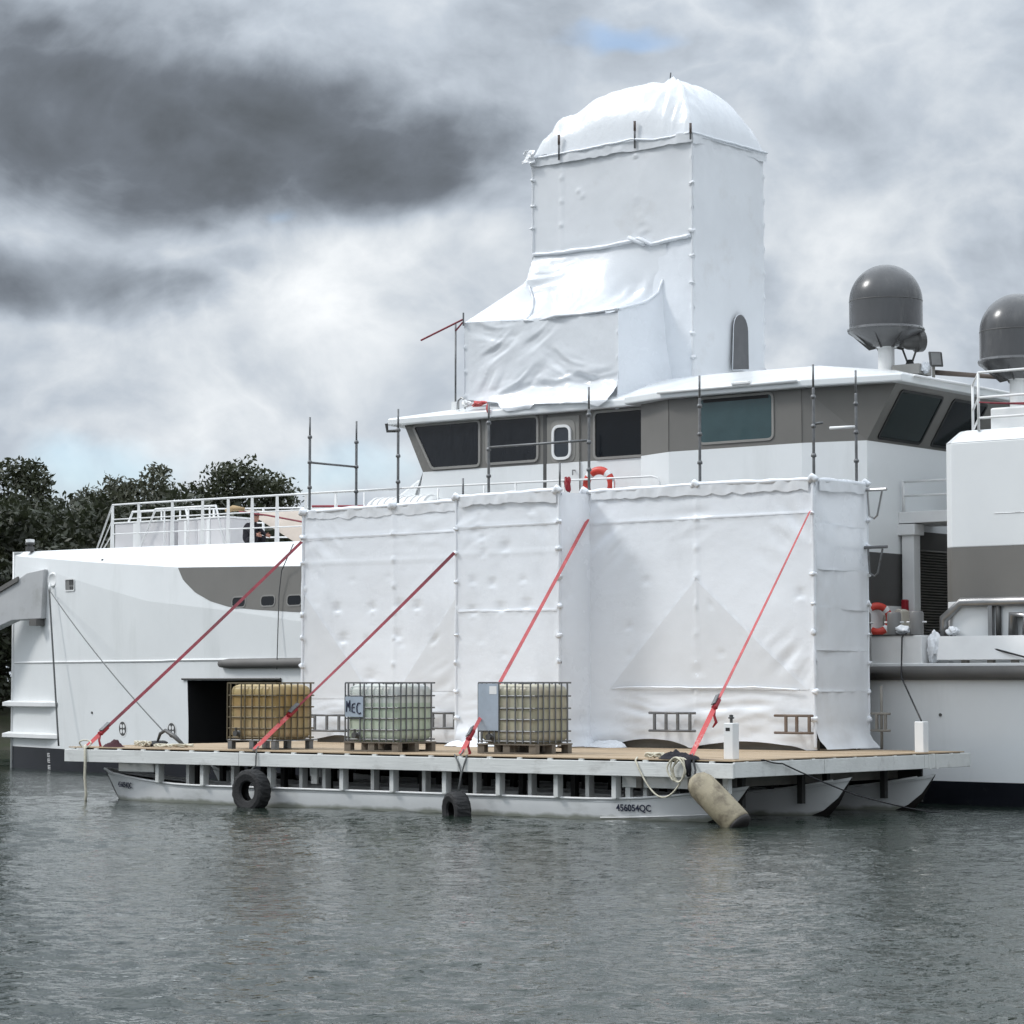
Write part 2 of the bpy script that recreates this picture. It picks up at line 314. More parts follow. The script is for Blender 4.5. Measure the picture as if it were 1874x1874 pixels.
# ---------------------------------------------------------------- setting: water and bank
def water():
    m = bpy.data.materials.new('river_water'); m.use_nodes = True; t = m.node_tree; N = t.nodes; b = N['Principled BSDF']
    b.inputs['Base Color'].default_value = (.015, .024, .018, 1); b.inputs['Roughness'].default_value = .04; b.inputs['IOR'].default_value = 1.333; b.inputs['Specular IOR Level'].default_value = .34
    tcn = N.new('ShaderNodeTexCoord')
    def nz(scale, st, det, rot=0.):
        mp = N.new('ShaderNodeMapping'); mp.inputs['Rotation'].default_value = (0, 0, rot); t.links.new(tcn.outputs['Object'], mp.inputs[0])
        m2 = N.new('ShaderNodeMapping'); m2.inputs['Scale'].default_value = st; t.links.new(mp.outputs[0], m2.inputs[0])
        n = N.new('ShaderNodeTexNoise'); n.inputs['Scale'].default_value = scale; n.inputs['Detail'].default_value = det; n.inputs['Roughness'].default_value = .5
        t.links.new(m2.outputs[0], n.inputs['Vector']); return n.outputs['Fac']
    rot = -YAW
    h1 = nz(6., (.9, 1., 1), 2, rot+.25); h2 = nz(13, (.95, 1., 1), 2, rot-.3); h3 = nz(.5, (1, 1.2, 1), 2, rot)
    def mm(op, a, bb):
        n = N.new('ShaderNodeMath'); n.operation = op
        for i, v in enumerate((a, bb)):
            if isinstance(v, (int, float)): n.inputs[i].default_value = v
            else: t.links.new(v, n.inputs[i])
        return n.outputs[0]
    patch = N.new('ShaderNodeMapRange'); t.links.new(nz(.16, (1, 1.8, 1), 3, rot), patch.inputs[0]); patch.inputs[1].default_value = .35; patch.inputs[2].default_value = .65
    patch.inputs[3].default_value = .7; patch.inputs[4].default_value = 1.25
    h = mm('ADD', mm('MULTIPLY', mm('ADD', mm('MULTIPLY', h1, .022), mm('MULTIPLY', h2, .014)), patch.outputs[0]), mm('MULTIPLY', h3, .02))
    bp = N.new('ShaderNodeBump'); bp.inputs['Strength'].default_value = 1; bp.inputs['Distance'].default_value = 1.0
    t.links.new(h, bp.inputs['Height']); t.links.new(bp.outputs[0], b.inputs['Normal'])
    # rippled sheet in front of the barge, flat water beyond, one mesh
    rs = np.random.RandomState(12); d0, d1, x0, x1, st = 12.5, 51.0, -12.5, 12.5, .046
    dd = [d0]
    while dd[-1] < 74: dd.append(dd[-1]+st*max(1, dd[-1]/20))
    dd = np.array(dd); xx = np.arange(-16, 16, .06); DD, XX = np.meshgrid(dd, xx, indexing='ij'); H = np.zeros_like(DD)
    patch = .45+1.0*np.clip(fbm(DD*.11, XX*.20, 3, 3)*1.4+.4, 0, 1)
    for i in range(64):
        lam = .19*(.95/.19)**(rs.rand()**1.35); th_ = rs.normal(.25, .75); k = 2*PI/lam
        H += .0023*lam**.95*np.clip((lam/(st*np.maximum(1, DD/20))-2.2)/2, 0, 1)*np.sin(k*(DD*math.cos(th_)+XX*math.sin(th_))+rs.rand()*6.28)
    for i in range(8):
        lam = rs.uniform(1.6, 4.); th_ = rs.normal(.2, .7); k = 2*PI/lam; H += .0016*lam**.5*np.sin(k*(DD*math.cos(th_)+XX*math.sin(th_))+rs.rand()*6.28)
    H *= patch
    e_ = np.minimum(np.minimum((DD-dd[0]), (dd[-1]-DD)), np.minimum(XX-xx[0], xx[-1]-XX)); H *= np.clip(e_/1.5, 0, 1)
    wx = 21.5+CF[0]*DD+CR[0]*XX; wy = -32.4+CF[1]*DD+CR[1]*XX; P = np.stack([wx, wy, H], -1).reshape(-1, 3); nd_, nx_ = DD.shape
    big = 1600.; c = [(-big, -big), (-big, big), (big, big), (big, -big)]   # outer frame in (d, x)
    out = np.array([(21.5+CF[0]*a+CR[0]*q, -32.4+CF[1]*a+CR[1]*q, 0) for a, q in c]); V_ = np.concatenate([P, out])
    I = np.arange(nd_*nx_).reshape(nd_, nx_); F = np.stack([I[:-1, :-1], I[:-1, 1:], I[1:, 1:], I[1:, :-1]], -1).reshape(-1, 4)
    n0 = nd_*nx_; ca, cb, cc, cd = I[0, 0], I[0, -1], I[-1, -1], I[-1, 0]
    F = np.concatenate([F, [[n0, n0+1, cb, ca], [n0+1, n0+2, cc, cb], [n0+2, n0+3, cd, cc], [n0+3, n0, ca, cd]]])
    me = bpy.data.meshes.new('water'); me.vertices.add(len(V_)); me.vertices.foreach_set('co', V_.ravel()); me.loops.add(F.size); me.loops.foreach_set('vertex_index', F.ravel().astype(np.int32))
    me.polygons.add(len(F)); me.polygons.foreach_set('loop_start', np.arange(0, F.size, 4, dtype=np.int32)); me.polygons.foreach_set('loop_total', np.full(len(F), 4, np.int32)); me.polygons.foreach_set('use_smooth', np.ones(len(F), bool)); me.update(calc_edges=True)
    bm = bmesh.new(); bm.from_mesh(me); bm.faces.ensure_lookup_table()
    if bm.faces[0].normal.z < 0: bmesh.ops.reverse_faces(bm, faces=bm.faces[:])
    bm.to_mesh(me); bm.free()
    o = link('water', me, m); o['kind'] = 'structure'
water()
def along(d, x):   # point d metres out along the look of the river and x metres to its right
    return (21.5+CF[0]*d+CR[0]*x, -32.4+CF[1]*d+CR[1]*x)
def bank():
    m = mat('muddy_bank', (.06, .055, .04), .9, var=.4, vs_=.5, c3=(.04, .05, .02), c3th=(.4, .6), c3s=.3)
    ds = [84, 87, 90, 96, 120, 300, 1500]; xs = np.linspace(-260, 260, 66)
    P = np.zeros((len(ds), len(xs), 3))
    for i, d in enumerate(ds):
        for j, x in enumerate(xs):
            dd = d+(2.2*math.sin(x*.09)+1.3*math.sin(x*.31) if d < 130 else 0); sc = 1 if d < 300 else 4
            a = along(dd, x*sc); P[i, j] = (a[0], a[1], (-.6, .25, .9, 1.4, 2., 2.5, 3.)[i]+.2*math.sin(x*.5))
    o = MB().grid(P).build('river_bank', m, smooth=True); o['kind'] = 'structure'
bank()

LEAF = []
for k, c in enumerate(((.062, .072, .036), (.10, .108, .068), (.044, .053, .027))):
    LEAF.append(mat('leaf_green_%d' % k, c, .55, var=.55, vs_=.7, trans=.22, c2=tuple(q*.45 for q in c)))
BARK = mat('grey_bark', (.09, .075, .06), .9, var=.4, vs_=3, bump=.02, bs=6)
def leaves(mb, centres, per, spread, size, rs):
    C = np.repeat(np.array(centres, float), per, 0); S = np.repeat(np.array(spread, float), per); n = len(C)
    unit = lambda v: v/np.maximum(1e-6, np.linalg.norm(v, axis=1))[:, None]
    p = C+unit(rs.normal(size=(n, 3)))*(S*rs.rand(n)**.45)[:, None]*np.array([1, 1, .75])
    a = unit(rs.normal(size=(n, 3))); b = unit(np.cross(a, rs.normal(size=(n, 3)))); s = (size*(.6+.8*rs.rand(n)))[:, None]
    Q = np.stack([p-a*s, p+b*s*.42, p+a*s, p-b*s*.42], 1).reshape(-1, 3)
    mb.add(Q.tolist(), np.arange(4*n).reshape(-1, 4).tolist())
def tree(d, x, height, rx, label, seed, lm, dens=1., low=.25):
    rx = rx*1.2
    rs = np.random.RandomState(seed); bx, by = along(d, x); z0 = .9
    root = thing('river_tree', label, 'tree', (bx, by, z0), 0, 'trees on the far river bank')
    mb = MB(); lean = rs.uniform(-.5, .5, 2); pts = [(lean[0]*t*1.2+.15*math.sin(5*t+seed), lean[1]*t, t*height*.82-.6) for t in np.linspace(0, 1, 7)]
    mb.tube(pts, [height*.020*(1-t*.8)+.03 for t in np.linspace(0, 1, 7)], 8)
    cs, sp = [], []; n = int(120*dens)
    for i in range(n):
        h = low+(1-low)*rs.rand()**.8; t = (h-low)/(1-low); w = rx*(.55+.75*math.sin(PI*min(1, t*.9+.12)))*(.55+.5*rs.rand()); a = rs.rand()*2*PI
        c = (lean[0]*h+math.cos(a)*w*.75, lean[1]*h+math.sin(a)*w*.75, h*height*(.92+.1*rs.rand()))
        cs.append(c); sp.append(rx*(.16+.24*rs.rand())*(1.2-.5*t))
        k = min(6, max(1, int(h*6))); q = pts[k]; mid = ((q[0]+c[0])/2, (q[1]+c[1])/2, (q[2]+c[2])/2-.15)
        
        if i % 5 == 0: mb.tube([q, mid, c], [.06, .04, .015], 5)
    mb.build('trunk', BARK, root, smooth=True, local=True, fix=False)
    lv = MB(); leaves(lv, cs, 95, sp, .11, rs)
    lv.build('crown', lm, root, local=True, fix=False)
# px column -> lateral offset at distance d is (px-937)/4800*d
TR = [(96, 12, 10.6, 2.6, 'tall dark tree at the far left edge of the bank', 0, 1.3),
      (99, 92, 8.6, 1.9, 'slim tree right of the tallest left edge tree', 2, 1.),
      (101, 172, 9.3, 1.7, 'narrow loose tree between two fuller trees above the bow deck', 1, .9),
      (97, 262, 9.9, 2.2, 'round loose crowned tree behind the forward end of the white rail', 1, 1.1),
      (103, 330, 8.9, 1.4, 'thin sparse tree between the round tree and the broadest tree', 1, .7),
      (98, 432, 10.3, 2.5, 'broadest dense tree behind the boxes on the foredeck', 0, 1.5),
      (100, 492, 9.0, 1.6, 'shorter tree leaning from the right of the broadest tree', 2, .9),
      (112, 618, 9.0, 1.5, 'small tree top seen between the two linked scaffold poles', 2, .8),
      (114, 690, 9.1, 1.1, 'small tree top just left of the liferaft canister', 2, .6),
      (100, 45, 9.2, 2.0, 'dark tree standing close behind the far left tree', 2, 1.1),
      (102, 215, 8.8, 2.1, 'low dark tree filling under the round loose tree', 2, 1.1),
      (104, 380, 8.6, 1.9, 'low dark tree to the left under the broadest tree', 2, 1.1),
      (100, 130, 8.9, 2.3, 'low dark tree filling the dip right of the far left tree', 2, 1.2),
      (102, 312, 8.9, 2.1, 'low dark tree under the thin sparse tree', 2, 1.1),
      (106, 545, 8.2, 1.8, 'low dark tree behind the scaffold pole nearest the bow', 2, .9)]
for i, (d, px, h, rx, lab, lm, dens) in enumerate(TR):
    tree(d, (px-937)/4800*d, h-.9, rx, lab, 40+i, LEAF[lm], dens)
def thicket():
    rs = np.random.RandomState(3); mb = MB(); cs, sp = [], []
    for i in range(860):
        d = rs.uniform(85, 97); x = rs.uniform(-24, 26)
        top = 8.1 if x < -9 else 5.2
        a = along(d+1.5*math.sin(x*.3), x); cs.append((a[0], a[1], .2+top*rs.rand()**.75)); sp.append(rs.uniform(.7, 1.3))
    leaves(mb, cs, 190, sp, .16, rs)
    o = mb.build('mangrove_thicket', LEAF[2], fix=False); tag(o, 'dark mangrove thicket massed along the far bank', 'thicket', kind='stuff')
thicket()
#==SHIP==
# ---------------------------------------------------------------- the ship
CY = 11.6
ship = thing('ship', 'large white ship with grey wheelhouse band moored behind the barge', 'ship', (-10, CY, 0))
def Yh(X): return 8.0+3.6*np.clip((-8-X)/21.4, 0, 1)**2
def fl(X): return 1-np.clip((-8-X)/21.4, 0, 1)**5
zT = lambda X: np.interp(X, [-29.4, -16.6, -10, -3], [5.42, 5.16, 5.02, 4.95])
zA = lambda X: np.interp(X, [-29.4, -29.2, -25, -21.2, -16.6, -10, -3], [5.36, 5.30, 4.98, 4.72, 4.60, 4.5, 4.45])
zB = lambda X: np.interp(X, [-29.4, -27.3, -25.7, -22.4, -19.06, -16.6, -10, -3], [5.10, 4.86, 4.57, 3.99, 3.69, 3.41, 3.1, 3.0])
zL = lambda X: np.interp(X, [-29.4, -16, 9], [.54, .47, .36])
def hullP(X, t):
    """near hull side: t 0 top, 1 knuckle A, 2 knuckle B, 3 strake, 4 boot top, 5 keel side"""
    X = np.asarray(X, float); f = fl(X)
    offs = [-.5*np.clip((zT(X)-zA(X))/.55, 0, 1), .12*f, .17*f, .10*f, 0*f, -.25*f]
    zs = [zT(X), zA(X), zB(X), 2.60+0*X, zL(X), -.7+0*X]
    i = np.clip(np.floor(t).astype(int), 0, 4); w = t-i
    O = np.choose(i, offs[:5])*(1-w)+np.choose(i, offs[1:])*w; Z = np.choose(i, zs[:5])*(1-w)+np.choose(i, zs[1:])*w
    return np.stack([X+0*Z, Yh(X)-O, Z], -1)
def hullz(X, z):     # point on the near hull side at height z
    tt = np.linspace(0, 5, 501); P = hullP(np.full(501, float(X)), tt); k = int(np.argmin(abs(P[:, 2]-z))); return Vector(P[k])
def hull_normal(X, z):
    a, b = hullz(X-.2, z), hullz(X+.2, z); c, d = hullz(X, z-.05), hullz(X, z+.05)
    n = (b-a).cross(d-c); n.normalize(); return n if n.y < 0 else -n
def mirror(P): Q = P.copy(); Q[..., 1] = 2*CY-Q[..., 1]; return Q
XS = np.unique(np.concatenate([np.linspace(-29.4, -21, 40), np.linspace(-21, -3.2, 44), [-20.77, -17.3]]))
DOORZ = (.70, 2.17)
mb = MB()
for t0, t1, n in ((0, 1, 3), (1, 2, 5), (2, 3, 7)):
    T = np.linspace(t0, t1, n+1); XX, TT = np.meshgrid(XS, T, indexing='ij'); P = hullP(XX, TT); mb.grid(P); mb.grid(mirror(P))
# strake to boot top, with the shell door left open
def wfr(X, z): return 3+(2.60-z)/(2.60-zL(X))
rows = [2.60, DOORZ[1], 1.7, 1.2, DOORZ[0], None]
P = np.zeros((len(XS), len(rows), 3))
for j, z in enumerate(rows): P[:, j] = hullP(XS, np.full(len(XS), 4.) if z is None else wfr(XS, z))
b0 = len(mb.V); mb.V += [tuple(v) for v in P.reshape(-1, 3)]; nr = len(rows)
for i in range(len(XS)-1):
    for j in range(nr-1):
        if 1 <= j <= 3 and -20.78 < .5*(XS[i]+XS[i+1]) < -17.29: continue
        mb.F.append((b0+i*nr+j, b0+(i+1)*nr+j, b0+(i+1)*nr+j+1, b0+i*nr+j+1))
mb.grid(mirror(P))
XA = np.linspace(-3.2, 9, 8); T = np.array([3., 3.1, 4.]); XX, TT = np.meshgrid(XA, T, indexing='ij'); P = hullP(XX, TT)
P[:, 0, 2] = 2.36; P[:, 1, 2] = 2.2; mb.grid(P); mb.grid(mirror(P))
mb.poly((-3.2, 7.85, 2.3), (-3.2, 8.5, 4.95), (-3.2, 14.7, 4.95), (-3.2, 15.3, 2.3))
hull = mb.build('hull', WHITE, ship, smooth=True, fix=False)
# underwater body
mb = MB(); XB = np.concatenate([XS, XA[1:]]); XX, TT = np.meshgrid(XB, np.array([4., 4.3, 5.]), indexing='ij'); P = hullP(XX, TT); mb.grid(P); mb.grid(mirror(P))
mb.build('boot_stripe', NAVY, hull, smooth=True, fix=False)
# stem bar closing the two sides
MB().tube([(-29.42, CY, -.6), (-29.42, CY, 5.42)], .035, 8).build('stem_bar', WHITE2, hull, smooth=True)
# shell door recess
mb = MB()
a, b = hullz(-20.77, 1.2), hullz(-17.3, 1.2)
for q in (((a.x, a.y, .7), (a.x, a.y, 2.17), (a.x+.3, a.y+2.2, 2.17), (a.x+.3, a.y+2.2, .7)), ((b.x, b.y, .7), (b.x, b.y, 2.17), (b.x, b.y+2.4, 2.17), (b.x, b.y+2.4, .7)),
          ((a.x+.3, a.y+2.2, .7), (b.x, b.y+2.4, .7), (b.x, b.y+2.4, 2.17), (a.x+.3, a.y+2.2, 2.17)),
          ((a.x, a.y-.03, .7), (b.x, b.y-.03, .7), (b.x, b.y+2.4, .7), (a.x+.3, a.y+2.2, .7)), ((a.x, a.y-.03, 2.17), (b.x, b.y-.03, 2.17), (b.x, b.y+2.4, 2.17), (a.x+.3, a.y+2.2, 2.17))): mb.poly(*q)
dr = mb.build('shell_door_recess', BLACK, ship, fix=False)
MB().tube([hullz(-20.95, 2.19)+Vector((0, -.03, 0)), hullz(-17.3, 2.19)+Vector((0, -.03, 0))], .025, 6).build('door_lintel', DGREY, dr)
# horizontal strake line, rub rail, fender strakes at the stem
def hull_rib(X0, X1, z, r, n=30, sub=6, name='strake', m=WHITE2, par=None, taper=True, out=.0):
    xs = np.linspace(X0, X1, n); pts = []; rr = []
    for i, x in enumerate(xs):
        p = hullz(x, z); pts.append(p+hull_normal(min(x, 8.), z)*out); e_ = min(i, n-1-i); rr.append(r*(min(1, .72+e_*.14) if taper else 1))
    return MB().tube(pts, rr, sub).build(name, m, par or ship, smooth=sub > 6)
hull_rib(-29.3, -13, 2.62, .028, 40, 6, 'strake', WHITE2, hull)
hull_rib(-19.4, -15, 2.53, .115, 24, 10, 'rub_rail', FENDERG, ship, out=.05)
for z in (1.60, .82):
    mb = MB(); xs = np.linspace(-29.55, -26.75, 14); prof = []
    for i, x in enumerate(xs):
        p = hullz(max(x, -29.38), z); w = .17*min(1, (13-i)/3.+.05)
        if x < -29.38: p.x = x; p.y = CY-.02
        hh = .085
        prof.append([(p.x, p.y+.03, z+hh), (p.x-.03, p.y-w, z+hh*.45), (p.x-.03, p.y-w, z-hh*.6), (p.x, p.y+.03, z-hh)])
    mb.grid(np.array(prof)).build('fender_strake', WHITE2, hull, fix=False)
# grey painted flash on the topsides
xs = np.concatenate([np.linspace(-21.12, -19, 22), np.linspace(-18.9, -9, 24)])
zb = np.interp(xs, [-21.12, -20.9, -20.4, -19.8, -19.1, -18.2, -17, -16, -9], [4.69, 4.42, 4.13, 3.92, 3.78, 3.70, 3.63, 3.57, 3.45])
P = np.zeros((len(xs), 9, 3))
for i, x in enumerate(xs):
    tb = 1+(zA(x)-zb[i])/(zA(x)-zB(x)); tv = np.linspace(1.012, max(1.02, tb), 9); P[i] = hullP(np.full(9, x), tv); P[i, :, 1] -= .006
MB().grid(P).build('painted_flash', GREY, hull, smooth=True, fix=False)
def on_hull(X, z):
    p = hullz(X, z); n = hull_normal(X, z); tx = Vector((1, 0, 0)); tx = (tx-n*n.x).normalized(); tz = n.cross(tx); tz = tz if tz.z > 0 else -tz
    return lambda a, b_, o: tuple(p+tx*a+tz*b_+n*o)
def window(par, pts, f, glass, frame, name='window', fw=.05, proud=.025, r=.08, split=None):
    pts = rpoly(pts, r); out = grow(pts, fw); n = len(pts)
    w = MB().add([f(*p, .004) for p in pts]+[f(*p, proud) for p in pts]+[f(*p, proud) for p in out]+[f(*p, -.002) for p in out],
                 [(i, (i+1) % n, n+(i+1) % n, n+i) for i in range(n)]+[(n+i, n+(i+1) % n, 2*n+(i+1) % n, 2*n+i) for i in range(n)]+[(2*n+i, 2*n+(i+1) % n, 3*n+(i+1) % n, 3*n+i) for i in range(n)]).build(name, frame, par, fix=False)
    MB().poly(*[f(*p, .006) for p in pts]).build('pane', glass, w, fix=False)
    return w
for x in (-18.73, -17.70, -16.80):
    window(ship, rect(-.23, .23, -.10, .10), on_hull(x, 3.87), GLASS, mat('porthole_rim_grey', (.26, .255, .24), .4), 'porthole', .03, .015, .09)
# thruster marks
for x, z in ((-23.57, 1.06), (-21.45, 1.04)):
    f = on_hull(x, z); c = [(math.cos(i*PI/16), math.sin(i*PI/16)) for i in range(32)]
    k = MB().poly(*[f(a*.20, b_*.20, .004) for a, b_ in c]).build('thruster_mark', WHITE2, hull, fix=False)
    MB().poly(*[f(a*.165, b_*.165, .007) for a, b_ in c]).build('black_disc', DGREY, k, fix=False)
    for q in range(4):
        an = PI/4+q*PI/2; MB().poly(*[f(.085*math.cos(an)+a*.048, .085*math.sin(an)+b_*.048, .010) for a, b_ in c]).build('blade_spot', WHITE2, k, fix=False)
# draught marks
for z in (.36, .22, .06):
    f = on_hull(-27.3, z)
    k = MB()
    for a in (0, 1, 2): k.poly(*[f(x0, y0, .006) for x0, y0 in ((-.07, -.045+a*.04), (.07, -.045+a*.04), (.07, -.028+a*.04), (-.07, -.028+a*.04))])
    k.poly(*[f(x0, y0, .006) for x0, y0 in ((-.07, -.045), (-.045, -.045), (-.045, .05), (-.07, .05))]); k.build('draught_mark', WHITE2, hull, fix=False)
# small drain spots
for x, z in ((-25.0, 1.42), (-24.6, 5.02), (-1.0, 1.55), (-13.5, 3.0)):
    f = on_hull(x, z); MB().lathe([(.03, 0), (.03, .02), (.0, .02)], f(0, 0, 0), 10, Matrix.Rotation(PI/2, 3, 'X')).build('drain_outlet', DGREY, hull)
# fairlead disc and vent by the bow
f = on_hull(-27.0, 4.63)
k = MB(); k.lathe([(.17, -.02), (.18, .03), (.15, .05), (.13, .035), (0, .035)], f(0, 0, 0), 20, Matrix.Rotation(PI/2, 3, 'X')); k.tube([f(.02, -.1, .1), f(.03, -.27, .12)], .035, 8)
k.build('fairlead', WHITE2, ship, smooth=True)
f = on_hull(-26.08, 4.47)
fr = MB(); o_ = rpoly(rect(-.27, .27, -.155, .155), .05); i_ = rpoly(rect(-.24, .24, -.125, .125), .04); n = len(o_)
fr.add([f(*p, .02) for p in o_]+[f(*p, .02) for p in i_]+[f(*p, -.10) for p in i_], [(i, (i+1) % n, n+(i+1) % n, n+i) for i in range(n)]+[(n+i, n+(i+1) % n, 2*n+(i+1) % n, 2*n+i) for i in range(n)])
vt = fr.build('vent_opening', WHITE2, ship, fix=False)
MB().poly(*[f(*p, .004) for p in i_]).build('vent_backing', mat('vent_shadow_grey', (.20, .20, .195), .7), vt, fix=False)
for a in (-.02, .09, .18): MB().poly(*[f(*p, .012) for p in rect(a, a+.055, .0, .115)]).build('vent_slot', BLACK, vt, fix=False)
for a in (.0, .10): MB().poly(*[f(*p, .012) for p in rect(a, a+.05, -.115, -.04)]).build('vent_slot', BLACK, vt, fix=False)
# bow boom
pr = [(-33, 3.0), (-33, 2.55), (-28.5, 3.66), (-27.40, 3.68), (-27.32, 4.90), (-27.9, 4.83), (-29.1, 4.36), (-33, 2.9)]
boom = MB().prism([(-33.5, 2.2), (-28.5, 3.66), (-27.42, 3.69), (-27.34, 4.90), (-27.95, 4.83), (-29.0, 4.36), (-33.5, 2.75)], lambda a, b_, c: (a, c, b_), 10.75, 11.05).build('bow_boom', mat('boom_grey_white', (.50, .505, .51), .45, var=.12, c3=(.36, .36, .35), c3s=2.), ship, bevel=.02)
MB().prism([(-28.25, 4.74), (-33.5, 2.8), (-33.5, 2.68), (-28.25, 4.62)], lambda a, b_, c: (a, c, b_), 10.70, 10.76).build('rubbing_strip', FENDERG, boom)
MB().box(-27.75, -27.5, 10.66, 10.95, 3.52, 3.685).build('boom_foot', FENDERG, boom)
# decks
mb = MB(); n = len(XS); P = hullP(XS, np.zeros(n)); Q = mirror(P); P[:, 2] -= .04; Q[:, 2] -= .04; mb.grid(np.stack([P, Q], 1)); mb.build('foredeck', WHITE2, ship, fix=False)
MB().poly((-3.2, 7.9, 2.36), (9, 7.9, 2.36), (9, 15.3, 2.36), (-3.2, 15.3, 2.36)).build('main_deck', mat('grey_deck_paint', (.30, .30, .29), .7), ship, fix=False)

# ---- wheelhouse
wh = MB()
yb, zb_, zg, zr = 8.9, 5.0, 6.47, 7.5
YY = lambda v, a, b_: (a, v, b_)
def wall(q, m, name, par, bevel=0): return MB().poly(*q).build(name, m, par, fix=False)
def far(q): return [(x, 2*CY-y, z) for x, y, z in q][::-1]
low = [((-13.60, yb, zg), (-13.9, yb, zb_), (-7.83, yb, zb_), (-7.83, yb, zg)), ((-7.83, yb, zg), (-7.83, yb, zb_), (-7.83, 8.6, zb_), (-7.83, 8.6, zg)), ((-7.83, 8.6, zg), (-7.83, 8.6, zb_), (-6.9, 8.2, zb_), (-6.9, 8.2, zg)),
       ((-6.9, 8.2, zg), (-6.9, 8.2, zb_), (-3.94, 8.2, zb_), (-3.94, 8.2, zg)), ((-3.94, 8.2, zg), (-3.94, 8.2, zb_), (-2.75, 8.5, zb_), (-2.75, 8.5, zg))]
up_ = [((-14.12, yb, zr), (-13.60, yb, zg), (-7.83, yb, zg), (-7.83, yb, zr)), ((-7.83, yb, zr), (-7.83, yb, zg), (-7.83, 8.6, zg), (-7.83, 8.6, zr)), ((-7.83, 8.6, zr), (-7.83, 8.6, zg), (-6.9, 8.2, zg), (-6.9, 8.2, zr)),
       ((-6.9, 8.2, zr), (-6.9, 8.2, zg), (-3.94, 8.2, zg), (-3.94, 8.2, zr)), ((-3.94, 8.2, zr), (-3.94, 8.2, zg), (-2.75, 8.5, zg), (-2.12, 8.5, zr))]
m1 = MB(); m2 = MB()
for q in low: m1.poly(*q); m1.poly(*far(q))
for q in up_: m2.poly(*q); m2.poly(*far(q))
m2.poly((-2.12, 8.5, zr), (-2.75, 8.5, zg), (-2.75, 14.7, zg), (-2.12, 14.7, zr))
m2.poly((-14.12, yb, zr), (-14.7, CY, zr), (-14.18, CY, zg), (-13.60, yb, zg)); m2.poly((-14.12, 2*CY-yb, zr), (-14.7, CY, zr), (-14.18, CY, zg), (-13.60, 2*CY-yb, zg))
m1.poly((-13.60, yb, zg), (-14.18, CY, zg), (-14.9, CY, zb_), (-14.3, yb, zb_)); m1.poly((-13.60, 2*CY-yb, zg), (-14.18, CY, zg), (-14.9, CY, zb_), (-14.3, 2*CY-yb, zb_))
m1.build('lower_wall', WHITE, ship, fix=False); m2.build('window_band', GREY, ship, fix=False)
# sloping white coaming in front of and below the wheelhouse
MB().prism([(-15.6, 5.0), (-13.45, 5.0), (-13.45, 6.42), (-13.85, 6.32), (-14.5, 5.95), (-15.1, 5.45)], lambda a, b_, c: (a, c, b_), 8.98, 2*CY-8.98).build('front_coaming', WHITE, ship, bevel=.06)
fy = lambda Y: (lambda a, b_, o: (a, Y-o, b_))
FR = mat('window_surround_grey', (.27, .262, .245), .45)
window(ship, [(-13.33, 6.55), (-12.10, 6.55), (-12.10, 7.42), (-13.83, 7.42)], fy(yb), GLASSF, FR, 'window', .05, .03, .07)
window(ship, rect(-11.86, -10.60, 6.57, 7.42), fy(yb), GLASSF, FR, 'window', .05, .03, .08)
window(ship, rect(-9.14, -7.95, 6.53, 7.40), fy(yb), GLASS, FR, 'window', .05, .03, .08)
w_ = window(ship, rect(-6.17, -4.58, 6.60, 7.41), fy(8.2), GLASST, FR, 'window', .045, .02, .09)
MB().poly(*[(a, 8.2-.012, b_) for a, b_ in rect(-6.1, -4.65, 7.345, 7.405)]).build('blind_edge', BLACK, w_, fix=False)
# raked front panes on the near front face
def ff(a, b_, o):
    t = (7.5-b_)/(7.5-6.47); p0 = Vector((-14.12+.52*t, yb, b_)); p1 = Vector((-14.7+.52*t, CY, b_)); p = p0.lerp(p1, a); return (p.x-o, p.y-.2*o, p.z)
for a in (.06, .54): window(ship, rect(a, a+.40, 6.55, 7.42), ff, GLASS, FR, 'window', .012, .02, .03)
# aft face windows
def fa(a, b_, o): t = (7.5-b_)/(7.5-6.47); return (-2.12-.63*t+o, a, b_-.3*o)
DF = mat('aft_window_gasket', (.02, .02, .02), .5)
window(ship, rect(8.82, 10.30, 6.56, 7.34), fa, mat('green_tinted_glass', (.012, .02, .02), .08, var=.2), DF, 'window', .045, .02, .05)
window(ship, rect(10.75, 12.0, 6.56, 7.34), fa, GLASS, DF, 'window', .045, .02, .05)
# wheelhouse side door
dm = mat('door_grey_paint', (.235, .228, .21), .4)
dr = MB(); dr.box(-10.33, -9.52, yb-.035, yb+.02, 5.15, 7.40); dr = dr.build('door', dm, ship, bevel=.015)
MB().box(-10.33, -9.52, yb-.041, yb-.036, 5.15, 6.465).build('door_lower_panel', WHITE2, dr)
MB().box(-10.44, -10.335, yb-.012, yb+.02, 5.2, 7.45).build('door_recess', DGREY, dr)
window(dr, rect(-10.12, -9.75, 6.58, 7.17), fy(yb-.056), mat('door_glass', (.03, .036, .046), .1), WHITE2, 'door_window', .055, .03, .12)
o_ = rpoly(rect(-10.22, -9.62, 6.47, 7.32), .16)
MB().prism(o_, lambda a, b_, c: (a, c, b_), yb-.046, yb-.036).build('door_leaf_panel', mat('door_leaf_grey', (.29, .28, .26), .4), dr)
MB().tube([(-9.62, yb-.05, 6.30), (-9.62, yb-.12, 6.30), (-9.62, yb-.12, 6.20)], .016, 6).build('door_handle', STAIN, dr)
# panel seams on the wing
for x, y in ((-6.9, 8.2), (-3.94, 8.2)): MB().box(x-.006, x+.006, y-.008, y+.004, 6.48, 7.46).build('panel_seam', mat('seam_grey', (.12, .115, .105), .6), ship)
